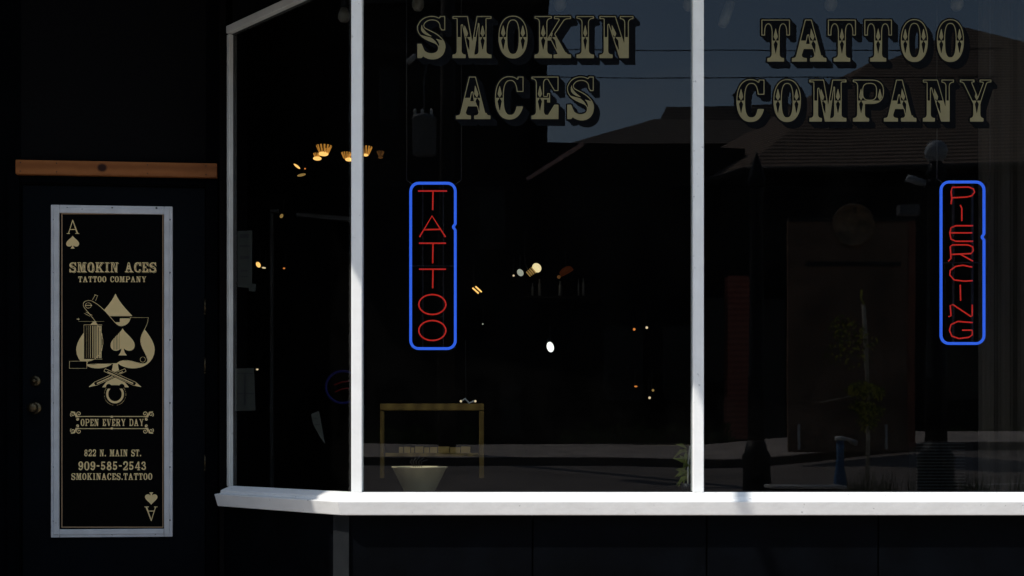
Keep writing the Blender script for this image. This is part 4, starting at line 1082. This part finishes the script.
# planter trough along the kerb with weeds
L = 10.4; s_ = L/F
t = thing('kerb_planter','low planter trough with a pale rim along the kerb','planter',(X_of(810,L),CAMD-L,0))
zt_ = zpx(485.5,L)
MB().box((X_of(772,L),CAMD-L,0),(X_of(846,L),CAMD-L-.30,zt_-.03)).build('trough','dark_wall',t,bevel=.008)
MB().box((X_of(771,L),CAMD-L+.012,zt_-.028),(X_of(847,L),CAMD-L-.31,zt_)).build('rim','pale_metal',t,bevel=.006)
gr = MB(); gr.fixn=False
for k in range(2000):
    px = random.uniform(700,1040); L_ = random.uniform(10.6,11.9)
    x_ = X_of(px,L_); y_ = CAMD-L_
    if abs(px-940)<14 or abs(px-757)<12: continue
    dens = .25+.75*max(0,math.sin(px*.06)+.3)
    if random.random()>dens: continue
    h_ = random.uniform(.2,.44)
    h_ = random.uniform(.30,.58) if px>842 else random.uniform(.2,.38)
    a = random.uniform(-.10,.10); b_ = random.uniform(-.06,.06); w_ = .006
    gr.add([(x_-w_,y_,0),(x_+w_,y_,0),(x_+a*.5+w_*.8,y_+b_*.5,h_*.6),(x_+a*.5-w_*.8,y_+b_*.5,h_*.6),(x_+a,y_+b_,h_)],[(0,1,2,3),(3,2,4)])
o = gr.build('grass','grass'); o['kind']='stuff'; o['label']='tall weeds and grass along the kerb strip'; o['category']='grass'
# scrub along the far pavement
sb = MB(); sb.fixn=False
for k in range(1800):
    px = random.choice((random.uniform(560,735),random.uniform(930,1080),random.uniform(350,480)))
    L_ = random.uniform(24.2,25.2); p = S(px,440,L_); p.z = .76+random.uniform(0,.42)*(.5+.5*math.sin(px*.11)**2)
    leaf(sb,p,p+Vector((random.uniform(-.12,.12),random.uniform(-.05,.1),random.uniform(-.04,.12))),.025)
o = sb.build('scrub','grass'); o['kind']='stuff'; o['label']='low dark scrub at the back of the far pavement'; o['category']='scrub'

# ------------------------------------------------------------------ buildings across the street
def wall_windows(t, rects, L, off=.03):
    for x0,x1,y0,y1 in rects:
        f_ = MB(); a = S(x0,y1,L)+Vector((0,off,0)); b_ = S(x1,y0,L)+Vector((0,off,0))
        fr_ = MB(); frame = .08
        fr_.box((a.x,a.y,a.z),(a.x+frame,a.y-.02,b_.z)); fr_.box((b_.x-frame,a.y,a.z),(b_.x,a.y-.02,b_.z))
        fr_.box((a.x+frame+.001,a.y,a.z),(b_.x-frame-.001,a.y-.02,a.z+frame)); fr_.box((a.x+frame+.001,a.y,b_.z-frame),(b_.x-frame-.001,a.y-.02,b_.z))
        w_ = fr_.build('window','dark_trim',t)
        MB().box((a.x+frame,a.y-.021,a.z+frame),(b_.x-frame,a.y-.028,b_.z-frame)).build('pane','dark_glass',w_)
# tall block
L=32
t = thing('tall_building','tall dark flat roofed building across the street on the left','building',S(400,440,L))
a = S(100,440,L); b_ = S(547,440,L); ztp = zpx(4,L)
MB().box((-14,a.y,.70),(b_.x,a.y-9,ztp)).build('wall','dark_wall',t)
MB().box((-20.1,a.y+.12,ztp+.002),(b_.x+.06,a.y-9.1,ztp+.12)).build('parapet_cap','dark_trim',t)
wall_windows(t,[(380,400,70,120),(480,505,190,250),(500,530,60,110),(430,460,200,260)],L)
MB().box(S(500,435,L)+Vector((0,.05,0)),S(520,385,L)+Vector((0,.002,0))).build('door','dark_trim',t)
# low flat block
t = thing('flat_roofed_building','low black flat roofed building in the middle across the street','building',S(620,440,31))
P = [S(541,440,31.6),S(745,440,32.3),S(745,440,32.3)+Vector((0,-5,0)),S(541,440,31.6)+Vector((0,-5,0))]
for p in P: p.z = .7
zt1 = zpx(136,31)
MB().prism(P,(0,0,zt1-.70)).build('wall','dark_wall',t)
# slanted pink trim strip
MB().prism([S(525.5,177.5,30.9),S(527.5,180.5,30.9),S(583,146.5,30.9),S(582,142,30.9)],(0,.08,0)).build('awning_bar','pink_trim',t,label='slanted pinkish bar lit by the sun')
wall_windows(t,[(600,640,330,400),(660,690,330,400)],31,.8)
# hipped house behind
L=42
t = thing('hip_roofed_house','hip roofed shingle house rising behind the low flat roof','house',S(700,440,L))
e0,e1 = S(570,143,L),S(840,147,L)
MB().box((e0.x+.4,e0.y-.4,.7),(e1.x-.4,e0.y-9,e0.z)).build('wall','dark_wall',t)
r0,r1 = S(655,118,L+3),S(820,112,L+3)
bk0 = e0+Vector((0,-9.5,0)); bk1 = e1+Vector((0,-9.5,0)); e1.z=e0.z; bk1.z=bk0.z
r1.z = r0.z
rf = MB(); rf.add([e0,e1,bk1,bk0,r0,r1],[(0,1,5,4),(1,2,5),(2,3,4,5),(3,0,4),(0,3,2,1)]); rf.build('roof','shingles_grey',t)
d0 = [S(659,122,L+3.15),S(820,122,L+3.15),S(790,102.5,L+4),S(666,106,L+4)]
dm = MB(); dm.prism(d0,(0,-2.5,0)); dm.build('upper_roof','shingles_grey',t)
MB().lathe(S(735,105,L+4.2),[(.05,0),(.05,.35),(.12,.42),(.02,.55)],10).build('roof_vent','dark_trim',t)
# big corner house
t = thing('corner_house','large brown shingle roofed corner house across the street on the right','house',S(850,440,33))
A = S(745,169,30.5); B = S(612,209,35.8); Cc = S(1140,160,29.7); R1 = S(868,62,37.5); R2 = S(962,27,37.5); R3 = S(1090,62,37.5)
Cc.z = A.z; B.z = S(612,209,35.8).z
rf = MB()
bB = B+Vector((6,-8,0)); bC = Cc+Vector((2,-12,0))
R3 = Vector((Cc.x+.5,R1.y,R1.z))
rf.add([A,Cc,R3,R1,B,bB,bC],[(0,1,2,3),(0,3,4),(3,2,6,5),(3,5,4),(1,6,2)])
o_ = rf.build('roof','shingles',t)
up = MB(); a0 = S(868,67,37.7); a1 = S(1150,80,37.7); a2 = S(962,27,41); up.prism([a0,a1,S(1040,44,40),a2],(0,-3,-.3)); up.build('upper_roof','shingles',t)
wl = MB(); za = .7
Ai = A+Vector((.35,-.4,0)); Bi = B+Vector((.5,-.2,0)); Ci = Cc+Vector((-.3,-.4,0))
pp_ = [Ai,Ci,Ci+Vector((0,-8,0)),Bi+Vector((4,-4,0)),Bi]
wl.prism([Vector((p.x,p.y,za)) for p in pp_],(0,0,A.z-za-.12)); wl.build('wall','dark_wall',t)
# rafter edge board along the receding eave
MB().tube([A+Vector((0,.02,-.05)),B+Vector((0,.02,-.05))],.09,6).build('eave_board','dark_trim',t)
MB().tube([A+Vector((0,.02,-.05)),Cc+Vector((0,.02,-.05))],.09,6).build('eave_board','dark_trim',t)
MB().box(S(728,440,29.9),S(750,276,29.9)+Vector((0,-.5,0))).build('brick_pillar','brick',t,bevel=.01)
wall_windows(t,[(700,722,300,380),(940,1000,300,400)],30.2,.3)
MB().box(S(760,440,30.1),S(785,300,30.1)+Vector((0,-.04,0))).build('door','dark_trim',t)
